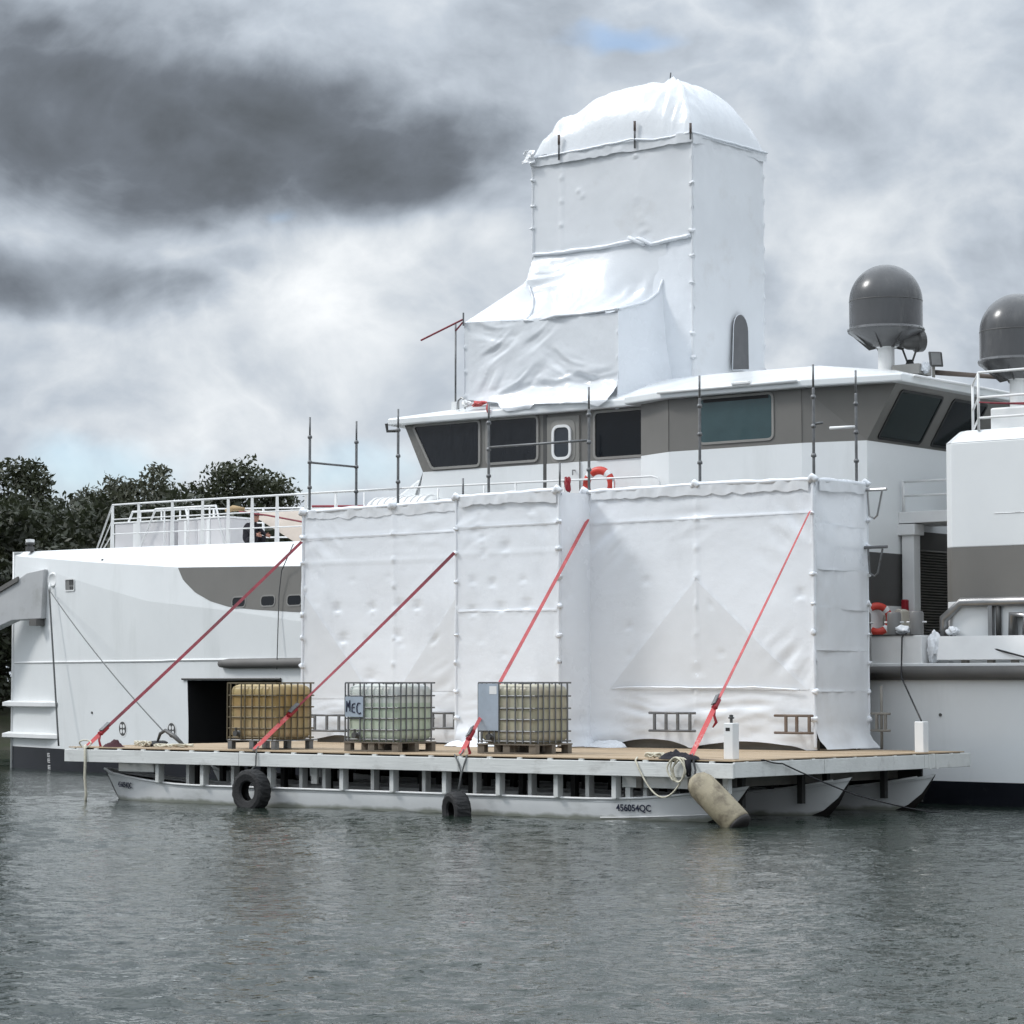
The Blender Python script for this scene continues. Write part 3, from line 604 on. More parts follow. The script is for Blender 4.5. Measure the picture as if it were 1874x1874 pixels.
# roof
RO = [(-14.42, 8.72), (-8.1, 8.72), (-8.1, 8.42), (-6.95, 8.02), (-3.85, 8.02), (-1.92, 8.34)]
RO = RO+[(x, 2*CY-y) for x, y in RO[::-1]]+[(-15.0, CY)]
ri = [(-13.2, 10.1), (-8.6, 10.1), (-8.3, 10.1), (-7.0, 9.9), (-4.6, 9.9), (-3.2, 10.3)]; ri = ri+[(x, 2*CY-y) for x, y in ri[::-1]]+[(-13.4, CY)]
zc = [7.80, 8.10, 8.12, 8.12, 8.10, 7.95]; zc = zc+zc[::-1]+[7.80]
n = len(RO); mb = MB()
mb.add([(x, y, 7.47) for x, y in RO]+[(x, y, 7.62) for x, y in RO]+[(x, y, z) for (x, y), z in zip(ri, zc)],
       [tuple(range(n))[::-1]]+[(i, (i+1) % n, n+(i+1) % n, n+i) for i in range(n)]+[(n+i, n+(i+1) % n, 2*n+(i+1) % n, 2*n+i) for i in range(n)]+[tuple(range(2*n, 3*n))])
roof = mb.build('roof', WHITE, ship, bevel=.03)
MB().tube([(-7.0, 7.985, 7.585), (-3.9, 7.985, 7.585)], .03, 8).build('roof_gutter', WHITE2, roof, smooth=True)
MB().box(-5.3, -4.9, 7.93, 8.02, 7.60, 7.66).build('roof_light', WHITE2, roof, bevel=.015)
MB().tube([(-1.88, 8.7, 7.60), (-1.88, 13.5, 7.60)], .03, 6).build('roof_gutter', WHITE2, roof, smooth=True)
MB().tube([(-14.45, 8.72, 7.52), (-14.45, 8.75, 7.36), (-14.2, 8.84, 7.36)], .035, 6).build('eave_bracket', DGREY, roof)

# ---- aft wall of the forward house, passage, louvres, walkway
mb = MB(); mb.poly((-2.75, 8.5, 6.47), (-2.75, 8.5, 4.46), (-2.75, 14.7, 4.46), (-2.75, 14.7, 6.47)); mb.poly((-3.94, 8.2, 5.0), (-3.94, 8.2, 2.36), (-2.75, 8.5, 2.36), (-2.75, 8.5, 5.0))
mb.build('aft_wall', WHITE, ship, fix=False)
MB().poly((-2.75, 8.5, 4.46), (-2.75, 8.5, 3.5), (-2.75, 14.7, 3.5), (-2.75, 14.7, 4.46)).build('shaded_aft_band', DGREY, ship, fix=False)  # same grey band, its shade on the aft side painted as darker grey
MB().poly((-2.75, 8.5, 3.5), (-2.75, 8.5, 2.36), (-2.75, 14.7, 2.36), (-2.75, 14.7, 3.5)).build('aft_wall_foot', WHITE, ship, fix=False)
MB().box(-2.70, -2.45, 9.62, 9.86, 2.37, 4.86).build('walkway_post', WHITE2, ship, bevel=.012)
MB().box(-2.76, -2.40, 9.56, 9.92, 4.80, 5.0).build('post_cap', WHITE2, ship, bevel=.01)
MB().box(-2.75, -.9, 9.6, 10.9, 5.02, 5.23).build('walkway', WHITE2, ship, bevel=.01)
for z in (5.52, 5.78): MB().tube([(-2.68, 9.63, z), (-.9, 9.63, z)], .022, 8).build('walkway_rail', WHITE2, ship, smooth=True)
MB().tube([(-2.66, 9.63, 5.2), (-2.66, 9.63, 5.8)], .03, 8).build('walkway_post_rail', WHITE2, ship, smooth=True)
lv = MB(); lv.box(-2.745, -2.70, 10.1, 11.6, 3.0, 4.9); lv = lv.build('louvre_door', mat('brown_grey_door', (.045, .040, .034), .6), ship)
for i in range(30):
    z = 3.04+i*.052; MB().obox((-2.675, 10.85, z), (1, 0, -.7), (0, 1, 0), (.7, 0, 1), (.028, .72, .006)).build('louvre_slat', mat('louvre_slat_brown', (.13, .12, .10), .5) if i == 0 else bpy.data.materials['louvre_slat_brown'], lv)
# ---- aft block
ab = MB(); n = 5
prof = [(-1.04, 2.37), (-1.04, 6.25), (-.98, 6.42), (-.80, 6.52), (9, 6.52), (9, 2.37)]
plan0 = MB()
ab.prism([(-1.25, 9.0), (-1.10, 8.42), (-.94, 8.3), (9, 8.3), (9, 14.9), (-1.25, 14.9)], lambda a, b_, c: (a, b_, c), 4.46, 6.30)
ab.prism([(-1.25, 9.0), (-1.10, 8.42), (-.94, 8.3), (9, 8.3), (9, 14.9), (-1.25, 14.9)], lambda a, b_, c: (a, b_, c), 2.37, 3.52)
top = MB(); P0 = [(-1.25, 9.0), (-1.10, 8.42), (-.94, 8.3), (9, 8.3), (9, 14.9), (-1.25, 14.9)]; P1 = [(-1.0, 9.05), (-.88, 8.55), (-.72, 8.45), (9, 8.45), (9, 14.8), (-1.0, 14.8)]
top.add([(x, y, 6.301) for x, y in P0]+[(x, y, 6.52) for x, y in P1], [(i, (i+1) % 6, 6+(i+1) % 6, 6+i) for i in range(6)]+[(6, 7, 8, 9, 10, 11)])
blk = ab.build('aft_block', WHITE, ship, bevel=.02); top.build('block_shoulder', WHITE, blk, bevel=.03)
MB().prism([(-1.25, 9.0), (-1.10, 8.42), (-.94, 8.3), (9, 8.3), (9, 14.9), (-1.25, 14.9)], lambda a, b_, c: (a, b_, c), 3.521, 4.459).build('painted_band', GREY, blk)
MB().prism([(-.40, 8.75), (9, 8.75), (9, 14.5), (-.40, 14.5)], lambda a, b_, c: (a, b_, c), 6.52, 6.92).build('upper_tier', WHITE2, blk, bevel=.03)
for x, z, w in ((-.1, 5.03, .5), (.3, 5.03, .4)): MB().tube([(x, 8.297, z), (x+w, 8.297, z)], .008, 4).build('weld_seam', WHITE2, blk)
# rails on the aft block
def rail(name, paths, posts, r=.022, pr=.025, m=WHITE2, group=None):
    k = None
    for p in paths:
        o = MB().tube(p, r, 8).build('rail' if k else name, m, k or ship, smooth=True); k = k or o
    for a, b_ in posts: MB().tube([a, b_], pr, 8).build('stanchion', m, k, smooth=True)
    return k
rail('aft_railing', [[(-.74, 8.75, z-.18), (-.45, 8.42, z), (9, 8.42, z)] for z in (7.52, 7.08, 6.72)],
     [((-.74, 8.75, 6.45), (-.74, 8.75, 7.34)), ((-.45, 8.42, 6.50), (-.45, 8.42, 7.52))]+[((x, 8.42, 6.5), (x, 8.42, 7.52)) for x in (1.2, 2.8, 4.5)])
rail('inboard_railing', [[(-.3, 10.5, z), (9, 10.5, z)] for z in (7.35, 7.1)], [((x, 10.5, 6.9), (x, 10.5, 7.35)) for x in (-.25, .3, .65, 1.2)], .02, .03)
MB().tube([(-.4, 8.36, 6.99), (.1, 8.35, 6.94), (.9, 8.35, 6.90)], .014, 6).build('red_hose', RED, ship); MB().tube([(-.2, 8.36, 6.96), (.9, 8.34, 6.86)], .014, 6).build('red_hose', RED, ship)
# bulwark, coaming block, bollards, pipe frame
MB().prism([(-2.95, 2.40), (-2.40, 2.40), (-2.40, 2.96), (-2.78, 3.36), (-2.95, 3.36)], lambda a, b_, c: (a, c, b_), 7.93, 8.0).build('bulwark_end', WHITE2, ship, bevel=.012)
bw = MB().box(-2.36, -1.35, 7.92, 8.55, 2.37, 2.93).build('bollard_seat', WHITE2, ship, bevel=.015)
MB().box(-2.37, -1.50, 7.90, 8.5, 2.931, 2.95).build('seat_cap', DGREY, bw)
MB().box(-2.95, 9, 7.90, 7.98, 2.36, 2.44).build('gunwale_bar', WHITE2, ship, bevel=.01)
for x, y, h, r in ((-2.72, 8.3, 3.36, .12), (-2.05, 8.2, 3.35, .125), (-1.60, 8.2, 3.36, .125)):
    b_ = MB().lathe([(r, 2.94), (r, h-.03), (r-.02, h), (0, h)], (x, y, 0), 24).build('bollard', mat('bollard_grey', (.19, .188, .185), .45) if 'bollard_grey' not in bpy.data.materials else bpy.data.materials['bollard_grey'], ship); smooth_by_angle(b_, 50)
    MB().tube([(x-r-.07, y, 3.17), (x+r+.07, y, 3.17)], .018, 6).build('bollard_pin', WHITE2, b_)
MB().tube([(-3.2, 7.86, 2.27), (9, 7.86, 2.27)], .125, 14).build('rub_rail', FENDERG, ship, smooth=True)
pf = MB().tube([(-1.08, 8.25, 2.9), (-1.08, 8.25, 3.22), (-.74, 8.25, 3.50), (9, 8.25, 3.50)], .085, 14).build('pipe_frame', STAIN, ship, smooth=True)
MB().box(-.20, -.12, 8.2, 8.3, 2.9, 3.45).build('frame_post', STAIN, pf); MB().tube([(-.02, 8.25, 2.9), (-.02, 8.25, 3.44)], .05, 8).build('frame_post', DGREY, pf, smooth=True)
MB().tube([(.28, 8.2, 2.9), (.28, 8.2, 3.26), (.55, 8.2, 3.26), (.55, 8.2, 2.9)], .085, 12).build('mooring_staple', STAIN, ship, smooth=True)
MB().prism([(7.90, 2.50), (7.94, 2.49), (8.05, 2.89), (8.01, 2.91)], lambda a, b_, c: (c, a, b_), -1.04, 9).build('sloped_coaming', WHITE2, ship)
for x in (-.6, -.1, .35): MB().box(x, x+.12, 7.97, 8.05, 2.40, 2.50).build('coaming_bracket', TIMBG, ship)
# foredeck rails
xs_ = [-24.75, -23.6, -22.2, -21.0, -20.0, -19.1, -18.2, -17.2, -16.2]
def rp(x, z): p = hullP(np.array([x]), np.array([0.]))[0]; return (x, p[1]+.06, z)
fr = None
for dz_, in ((1.03,), (.68,), (.33,)):
    pts = [rp(x, float(zT(x))+dz_+(0)) for x in xs_]+[rp(-14.2, float(zT(-14.2))+dz_)]
    pts = [(-25.45+.35*(1.03-dz_), pts[0][1]+.15, float(zT(-25.4)))]+pts
    o = MB().tube(pts, .022 if dz_ > 1 else .015, 8).build('rail' if fr else 'foredeck_railing', WHITE2, fr or ship, smooth=True); fr = fr or o
for x in xs_:
    p = rp(x, float(zT(x)))
    MB().prism([(-.065, -.03), (.065, -.03), (.03, 1.02), (-.03, 1.02)], lambda a, b_, c, p=p: (p[0]+a, p[1]+c, p[2]+b_), -.012, .012).build('stanchion', WHITE2, fr)
fr2 = None
for dz_ in (1.03, .68, .33):
    pts = [(x, 2*CY-rp(x, 0)[1], float(zT(x))+dz_) for x in xs_]
    o = MB().tube(pts, .02, 6).build('rail' if fr2 else 'foredeck_far_railing', WHITE2, fr2 or ship, smooth=True); fr2 = fr2 or o
for x in xs_: MB().tube([(x, 2*CY-rp(x, 0)[1], float(zT(x))), (x, 2*CY-rp(x, 0)[1], float(zT(x))+1.02)], .03, 6).build('stanchion', WHITE2, fr2, smooth=True)
# low guard frames over the lockers
for x0, x1, y in ((-24.7, -22.9, 11.2), (-23.6, -21.6, 10.9)):
    MB().tube([(x0-.5, y, 5.35), (x0, y, 6.22), (x1, y, 6.22), (x1+.3, y, 5.30)], .028, 8).build('guard_hoop', WHITE2, ship, smooth=True)
    for t in (.15, .55, .9): MB().tube([(x0+(x1-x0)*t, y, 5.3), (x0+(x1-x0)*t, y, 6.2)], .02, 6).build('guard_post', WHITE2, ship, smooth=True)
# side deck rail beside the wheelhouse
sr = rail('side_deck_railing', [[(-13.6, 8.25, 6.10), (-7.25, 8.15, 6.02), (-7.12, 8.15, 5.98), (-7.07, 8.15, 5.88), (-7.07, 8.15, 5.3)], [(-13.6, 8.25, 5.78), (-7.07, 8.15, 5.70)], [(-16.3, 8.35, 6.12), (-13.6, 8.25, 6.10)]],
     [((x, 8.2, 5.0), (x, 8.2, 6.05)) for x in (-15.4, -14.6, -12.6, -11.4, -10.6, -9.4, -8.2)], .02, .02)
LOCK = mat('off_white_locker', (.62, .61, .62), .5, var=.1)
for x0, x1, y0, lab in ((-25.1, -23.25, 11.0, ''), (-22.95, -22.3, 11.0, ''), (-22.2, -21.3, 10.9, '')):
    k = MB().box(x0, x1, y0, y0+.9, 5.2, 5.93).build('deck_locker', LOCK, ship, bevel=.02); MB().box(x0-.02, x1+.02, y0-.02, y0+.92, 5.93, 5.97).build('locker_lid', WHITE2, k, bevel=.01)
    MB().box(x0+(x1-x0)*.35, x0+(x1-x0)*.47, y0-.015, y0, 5.22, 5.92).build('locker_rib', WHITE2, k)
nl = MB().lathe([(.11, 0), (.11, .12), (.07, .12), (.07, .16), (.12, .17), (.12, .22), (.0, .23)], (-28.6, CY-.2, 5.40), 16).build('bow_light', DGREY, ship)
MB().lathe([(.11, 0), (.11, .075), (0, .085)], (-28.6, CY-.2, 5.625), 16).build('light_cap', WHITE2, nl)
#==THINGS==
# ---------------------------------------------------------------- scaffold on the barge
DK = .95
scaf = thing('scaffold', 'galvanised tube scaffold standing on the barge deck, poles rising above white sheeting', 'scaffold', (-8, 6.2, DK))
STD = [(-13.75, 5.62, 7.36), (-11.44, 5.62, 7.37), (-9.2, 5.62, 7.35), (-6.86, 5.62, 7.47), (-4.43, 5.62, 7.50), (-2.09, 5.62, 7.52),
       (-13.75, 7.0, 7.39), (-2.09, 7.02, 7.55), (-9.08, 4.72, 5.86), (-6.84, 4.72, 6.03)]
for X, Y, zt in STD:
    mb = MB(); zz = zt-.42; mb.tube([(X, Y, DK), (X, Y, zz), (X, Y, zz+.02)], [.026, .026, .021], 8); mb.tube([(X, Y, zz), (X, Y, zt)], .019, 8)
    o = mb.build('standard', STEEL, scaf, smooth=True)
    z = 5.46
    while z < zz+.05:
        MB().lathe([(.028, -.03), (.046, -.022), (.046, .012), (.034, .035), (.028, .04)], (X, Y, z), 10).build('collar', STEEL, o, smooth=True); z += .5
def ledger(a, b_, m=STEEL, r=.022): return MB().tube([a, b_], r, 8).build('ledger', m, scaf, smooth=True)
ledger((-13.75, 5.62, 6.46), (-13.75, 7.0, 6.46)); ledger((-9.2, 5.62, 6.50), (-6.86, 5.62, 6.50)); ledger((-2.09, 7.02, 6.56), (-2.62, 7.02, 6.57), WHITE2, .028); ledger((-2.09, 5.62, 6.50), (-1.95, 5.70, 6.52))
for z in (1.45, 2.45, 3.45, 4.45, 5.40):
    for Y in (5.64, 7.02): ledger((-13.75, Y, z), (-2.09, Y, z))
for z in (2.45, 4.45):
    for X in (-13.75, -11.44, -9.2, -6.86, -4.43, -2.09): ledger((X, 5.62, z+.05), (X, 7.02, z+.05))
def ladder_beam(x0, x1, z0, z1, Y=5.36, rungs=(.15, .43, .72, .96), m=STEEL):
    b_ = MB().tube([(x0, Y, z1), (x1, Y, z1)], .022, 8).build('ladder_beam', m, scaf, smooth=True); MB().tube([(x0, Y, z0), (x1, Y, z0)], .022, 8).build('chord', m, b_, smooth=True)
    for t in rungs: MB().box(x0+(x1-x0)*t-.022, x0+(x1-x0)*t+.022, Y-.02, Y+.02, z0, z1).build('rung', m, b_)
RUST = mat('rusty_tube', (.20, .155, .125), .6, .4, var=.3, vs_=5, c3=(.14, .075, .045), c3th=(.5, .7), c3s=4)
ladder_beam(-13.55, -12.50, 1.18, 1.48, rungs=(.2, .5, .8)); ladder_beam(-10.60, -9.72, 1.26, 1.54, rungs=(.3, .62, .9)); ladder_beam(-5.36, -4.37, 1.265, 1.575, rungs=(.12, .37, .62, .88)); ladder_beam(-2.75, -1.98, 1.255, 1.545, m=RUST, rungs=(.3, .58, .9))
ladder_beam(-1.86, -1.48, 1.28, 1.57, Y=7.05, m=TIMBG, rungs=(.3, .75)); MB().tube([(-1.68, 7.1, .96), (-1.68, 7.1, 2.05)], .025, 8).build('standard', TIMBG, scaf, smooth=True)
for z in (5.42, 4.42):   # hop-up brackets at the far right corner
    k = MB(); k.tube([(-2.0, 7.12, z+.03), (-1.55, 7.12, z+.03)], .03, 6); k.tube([(-1.93, 7.12, z), (-1.90, 7.12, z-.42), (-1.80, 7.12, z-.47), (-1.74, 7.12, z-.42), (-1.64, 7.12, z)], .018, 6); k.build('hop_up_bracket', STAIN if z > 5 else STEEL, scaf)

# ---------------------------------------------------------------- shrink wrap
sheet = thing('scaffold_sheeting', 'long white shrink wrap sheeting hung round the scaffold on the barge', 'sheeting', (-8, 5.5, DK))
RS = np.random.RandomState(21)
def wr_disp(A, Z, seed, poles, z0, z1, dim=(), amp=1., nodez=5.46, wrinkle=(), hem0=1.95, ledge=(), span=None):
    win = np.clip(np.minimum(A-span[0], span[1]-A)/.35, 0, 1) if span else 1.
    d = amp*(.07*win*fbm(A*.5, Z*.45, seed, 2)+.006*fbm(A*3, Z*3, seed+9, 3))
    for p in poles:
        d = d+.012*np.exp(-((A-p)/.05)**2)
        z = nodez
        while z > z0+.2:
            d = d+.040*np.exp(-(((A-p)/.032)**2+((Z-z)/.036)**2)); z -= .5
    for (x, z, a, r) in dim:
        q = ((A-x)/r)**2+((Z-z)/(r*.9))**2
        d = d-a*np.exp(-q)+a*.8*np.exp(-(((A-x)/(r*.5))**2+((Z-z+r*.9)/(r*.35))**2))+a*.35*np.exp(-q*.7)*np.sin((Z-z)*70+4*vnoise(A*6, Z*6, seed))*(np.abs(A-x) < 2*r)
    for (x, z, rx_, rz_, a, ang, fr_) in wrinkle:
        u = (A-x)*math.cos(ang)+(Z-z)*math.sin(ang); v = -(A-x)*math.sin(ang)+(Z-z)*math.cos(ang)
        d = d+a*1.7*np.exp(-(u/rx_)**2-(v/rz_)**2)*(.55-np.abs(2.2*fbm(u*1.1, v*fr_*.15+.8*vnoise(u*1.5, v*2, seed+2), seed+4, 3)))
    for z in ledge: d = d+.010*np.exp(-((Z-z)/.03)**2)
    hz = np.clip((hem0-Z)/max(.1, hem0-z0), 0, 1); d = d+hz*(.075*fbm(A*1.1, Z*4.5, seed+5, 3))
    tz = np.clip((Z-(z1-.32))/.32, 0, 1); d = d+tz*.04*fbm(A*5, Z*2.2, seed+6, 3)
    return d
def panel(name, m, par, axis, c, a0, a1, z0, z1, seed=1, poles=(), res=.045, flare=0., edge=(1, 1), sgn=-1, top=None, smooth=True, zmin=None, **kw):
    nu = max(4, int(abs(a1-a0)/res)); nv = max(4, int((z1-zmin if zmin else z1-z0 if not callable(z0) else z1-DK)/res))
    aa = np.linspace(a0, a1, nu+1); bot = z0(aa) if callable(z0) else np.full(nu+1, z0); tp = top(aa) if top else np.full(nu+1, z1)
    t = np.linspace(0, 1, nv+1)[None, :]; Z = bot[:, None]*(1-t)+tp[:, None]*t; A = np.repeat(aa[:, None], nv+1, 1)
    kw.setdefault('span', (min(a0, a1), max(a0, a1))); zb0 = float(np.min(bot)); d = wr_disp(A, Z, seed, poles, zb0, z1, **kw)
    if flare: d = d+flare*np.clip((zb0+.42-Z)/.42, 0, 1)**2*(1+.6*vnoise(A*3, Z*0, seed))
    # taut edges pull in between the couplers
    sc = .030*np.abs(np.sin((Z-5.46)*PI/.5))
    wl = np.clip(1-(A-a0)/.25*np.sign(a1-a0), 0, 1)*edge[0]; wr_ = np.clip(1-(a1-A)/.25*np.sign(a1-a0), 0, 1)*edge[1]
    A2 = A+np.sign(a1-a0)*sc*(wl**2-wr_**2)
    P = np.stack([A2, c+sgn*d, Z], -1) if axis == 'Y' else np.stack([c+sgn*d, A2, Z], -1)
    return MB().grid(P).build(name, m, par, smooth=smooth, fix=False)
def dims(n, x0, x1, z0, z1, seed):
    r = np.random.RandomState(seed); return [(r.uniform(x0, x1), r.uniform(z0, z1), r.uniform(.006, .016), r.uniform(.05, .10)) for _ in range(n)]
LP = dict(span=(-13.79, -9.10), edge=(1, 0), seed=2, poles=(-13.75, -11.44), dim=[(-12.9, 3.55, .03, .11), (-12.0, 3.55, .03, .1), (-11.3, 3.6, .03, .1), (-10.85, 3.55, .035, .1), (-12.75, 2.95, .035, .12), (-12.15, 2.95, .02, .08), (-11.35, 3.0, .03, .11), (-10.4, 2.9, .03, .1), (-12.0, 2.2, .03, .15)]+dims(6, -13.5, -10, 2, 5, 3), ledge=(4.45, 4.95), wrinkle=[(-13.3, 4.8, .5, .5, .02, -.7, 24), (-10.6, 4.9, .8, .3, .012, .1, 26), (-10.2, 2.0, .6, .4, .02, .5, 26), (-12.2, 1.6, 1.2, .25, .02, 0, 34)])
zt = 5.50
hemL = lambda a: DK+.05+.03*vnoise(a*1.3, a*0, 4)+.10*np.exp(-((a+12.9)/.5)**2)
panel('film_wall', WRAP, sheet, 'Y', 5.50, -13.79, -9.10, hemL, zt, zmin=DK, **LP)
BPk = dict(span=(-9.13, -6.755), edge=(1, 0), seed=5, poles=(-9.12, -6.78), dim=[(-8.6, 5.1, .02, .08), (-7.4, 5.2, .02, .1), (-8.55, 4.75, .025, .07), (-8.5, 4.45, .025, .07), (-8.0, 4.55, .03, .12), (-8.75, 3.95, .02, .08), (-8.3, 3.9, .03, .09), (-7.6, 3.95, .02, .08), (-8.75, 3.4, .03, .1), (-8.1, 3.45, .03, .11), (-7.5, 3.5, .03, .12)]+dims(4, -9, -7, 2, 3, 5), ledge=(4.95, 4.45, 3.4), wrinkle=[(-8.8, 4.9, .35, .4, .018, .6, 26), (-7.1, 5.0, .4, .4, .018, -.7, 26), (-7.9, 1.7, .9, .4, .02, .1, 30)])
panel('film_wall', WRAP, sheet, 'Y', 4.60, -9.13, -6.755, lambda a: DK+.02+.04*vnoise(a*2, a*0, 8), zt, zmin=DK, flare=.10, **BPk)
panel('film_return', WRAP, sheet, 'X', -6.755, 4.60, 5.52, DK+.02, zt, sgn=1, seed=6, poles=(4.6,), flare=.12, edge=(0, 0), dim=dims(3, 4.7, 5.4, 1.5, 5, 6))
RP = dict(span=(-6.80, -2.0), edge=(0, 0), seed=9, poles=(-6.86, -4.43, -2.03), dim=[(-5.5, 3.9, .02, .08), (-5.9, 3.1, .02, .08), (-2.3, 3.6, .03, .1), (-4.4, 2.3, .03, .08), (-3.9, 2.6, .02, .07), (-5.9, 2.6, .02, .06)]+dims(6, -6.4, -2.3, 2, 5, 12), ledge=(4.98,),
          wrinkle=[(-5.7, 1.5, .6, .3, .02, -.15, 42), (-4.0, 1.55, .8, .3, .018, .1, 38), (-6.3, 4.6, .5, .5, .02, .7, 22), (-2.5, 4.7, .45, .5, .02, -.8, 22), (-4.4, 4.9, .6, .3, .014, .1, 26), (-2.4, 2.4, .4, .6, .02, .9, 24), (-3.2, 1.6, .9, .25, .02, .05, 40)])
def hemR(a):
    h = DK+.015+0*a
    for x0, x1, hh in ((-6.25, -4.62, .155), (-4.55, -2.25, .13)):
        t = np.clip((a-x0)/(x1-x0), 0, 1); h = h+hh*np.sin(PI*t)**.7*(a > x0)*(a < x1)
    return h+.015*vnoise(a*4, a*0, 3)
panel('film_wall', WRAP, sheet, 'Y', 5.50, -6.80, -2.00, hemR, zt, zmin=DK, **RP)
# end facing the camera's right: horizontal strips of film
zs_ = [DK+.03, 1.95, 2.65, 3.35, 4.02, 4.78, zt]
for i in range(6):
    panel('film_strip', WRAP if i > 3 else WRAPT, sheet, 'X', -2.01+.004*(i % 2), 5.48, 7.24, zs_[i], zs_[i+1]+(.03 if i < 5 else 0), sgn=1, seed=15+i, poles=(5.5, 7.2), edge=(0, 1), flare=.22 if i == 0 else 0, amp=1.3, hem0=zs_[i]+.05 if i else 1.6)
panel('film_wall', WRAPT, sheet, 'X', -13.79, 5.48, 7.2, DK+.03, zt, sgn=-1, seed=31, poles=(5.5, 7.2))
panel('film_wall', WRAPT, sheet, 'X', -9.13, 4.6, 5.5, DK+.03, zt, sgn=-1, seed=32, poles=(4.6,))
# single layer triangles between the overlapping sheets
def tri_panel(par, m, rowsf, z0, z1, kw, c=5.5, off=.009, n=34, nu=40):
    P = np.zeros((nu+1, n+1, 3))
    for j, z in enumerate(np.linspace(z0, z1, n+1)):
        x0, x1 = rowsf(z); A = np.linspace(x0, x1, nu+1); Z = np.full(nu+1, z); d = wr_disp(A, Z, kw['seed'], kw['poles'], DK, zt, dim=kw['dim'], ledge=kw['ledge'], wrinkle=kw.get('wrinkle', ()), span=kw['span'])
        P[:, j] = np.stack([A, c-d-off, Z], -1)
    return MB().grid(P).build('film_gusset', m, par, smooth=True, fix=False)
tri_panel(sheet, WRAPT, lambda z: (-13.74, -13.74+(3.82-z)*.875), 1.80, 3.80, LP)
tri_panel(sheet, WRAPT, lambda z: (-9.4-(4.25-z)*.83, -9.14), 1.95, 4.25, LP)
tri_panel(sheet, WRAPT, lambda z: (-4.45-(3.90-z)*.98, -4.45+(3.90-z)*1.18), 1.98, 3.88, RP)
# heat-welded overlap seams: a narrow second layer that follows the sheet
def seam(par, pa, pb, kw, c, w=.05, m=WRAP, off=.006):
    n = max(8, int(math.hypot(pb[0]-pa[0], pb[1]-pa[1])/.06)); L_ = math.hypot(pb[0]-pa[0], pb[1]-pa[1]); nx_, nz_ = -(pb[1]-pa[1])/L_, (pb[0]-pa[0])/L_
    t = np.linspace(0, 1, n+1)[:, None]; v = np.array([-w/2, -w/4, 0, w/4, w/2])[None, :]+.012*vnoise(t*L_*2, t*0, 5)
    A = pa[0]+(pb[0]-pa[0])*t+nx_*v; Z = pa[1]+(pb[1]-pa[1])*t+nz_*v; d = wr_disp(A, Z, kw['seed'], kw['poles'], DK, zt, dim=kw['dim'], ledge=kw['ledge'], wrinkle=kw.get('wrinkle', ()), span=kw['span'])
    MB().grid(np.stack([A, c-d-off-.003*np.sin(t*L_*23)*np.ones_like(v), Z], -1)).build('welded_seam', m, par, smooth=True, fix=False)
for pa, pb, kw, c in (((-13.74, 3.84), (-12.0, 1.85), LP, 5.5), ((-9.4, 4.28), (-11.35, 1.93), LP, 5.5), ((-4.45, 3.93), (-6.36, 1.98), RP, 5.5), ((-4.45, 3.93), (-2.16, 1.98), RP, 5.5), ((-13.7, 4.92), (-9.2, 4.97), LP, 5.5), ((-9.08, 4.93), (-6.8, 4.95), BPk, 4.6), ((-9.08, 3.42), (-6.8, 3.40), BPk, 4.6), ((-6.7, 4.96), (-2.1, 5.0), RP, 5.5)): seam(sheet, pa, pb, kw, c)
# rolled top edges with gathered drape below
def roll(par, pts, r=.045, seed=0, name='rolled_edge', m=WRAP):
    P = []; R_ = []
    for a, b_ in zip(pts[:-1], pts[1:]):
        a = Vector(a); b_ = Vector(b_); n = max(3, int((b_-a).length/.09))
        for k in range(n):
            p = a.lerp(b_, k/n); s = p.x*3.1+p.y*2.3+p.z*1.7; P.append(p+Vector((0, 0, .018*float(fbm(s, s*.3, seed, 2))))); R_.append(r*(1+.5*float(vnoise(s*2.2, seed, seed+1))))
    P.append(Vector(pts[-1])); R_.append(r); return MB().tube(P, R_, 8).build(name, m, par, smooth=True)
roll(sheet, [(-13.79, 5.50, 5.47), (-9.12, 5.50, 5.53)], seed=1); roll(sheet, [(-9.14, 4.60, 5.50), (-6.76, 4.60, 5.53)], seed=2); roll(sheet, [(-6.86, 5.49, 5.54), (-4.43, 5.49, 5.57), (-2.02, 5.49, 5.54), (-2.0, 7.22, 5.56)], seed=3)
for (a0, a1, c, zz, sd, ax) in ((-13.7, -9.15, 5.46, 5.44, 51, 'Y'), (-9.05, -6.80, 4.56, 5.46, 52, 'Y'), (-6.7, -2.1, 5.455, 5.50, 53, 'Y'), (5.6, 7.1, -1.965, 5.50, 54, 'X')):
    hemf = lambda a, sd=sd, zz=zz: zz-.10-.07*np.abs(fbm(a*2.2, a*0, sd, 3))*2
    panel('edge_overlap', WRAPT, sheet, ax, c, a0, a1, hemf, zz+.05, zmin=zz-.2, seed=sd, sgn=-1 if ax == 'Y' else 1, edge=(0, 0), res=.035, hem0=0, amp=.4)
for x, y, z in ((-13.78, 5.5, 5.47), (-11.44, 5.5, 5.5), (-9.12, 4.6, 5.52), (-6.78, 4.6, 5.54), (-6.86, 5.5, 5.56), (-4.43, 5.5, 5.58), (-2.02, 5.5, 5.56), (-2.0, 7.2, 5.58)):
    roll(sheet, [(x-.07, y-.02, z-.05), (x, y-.05, z+.03), (x+.07, y-.02, z-.04)], .06, 7, 'gathered_knot')
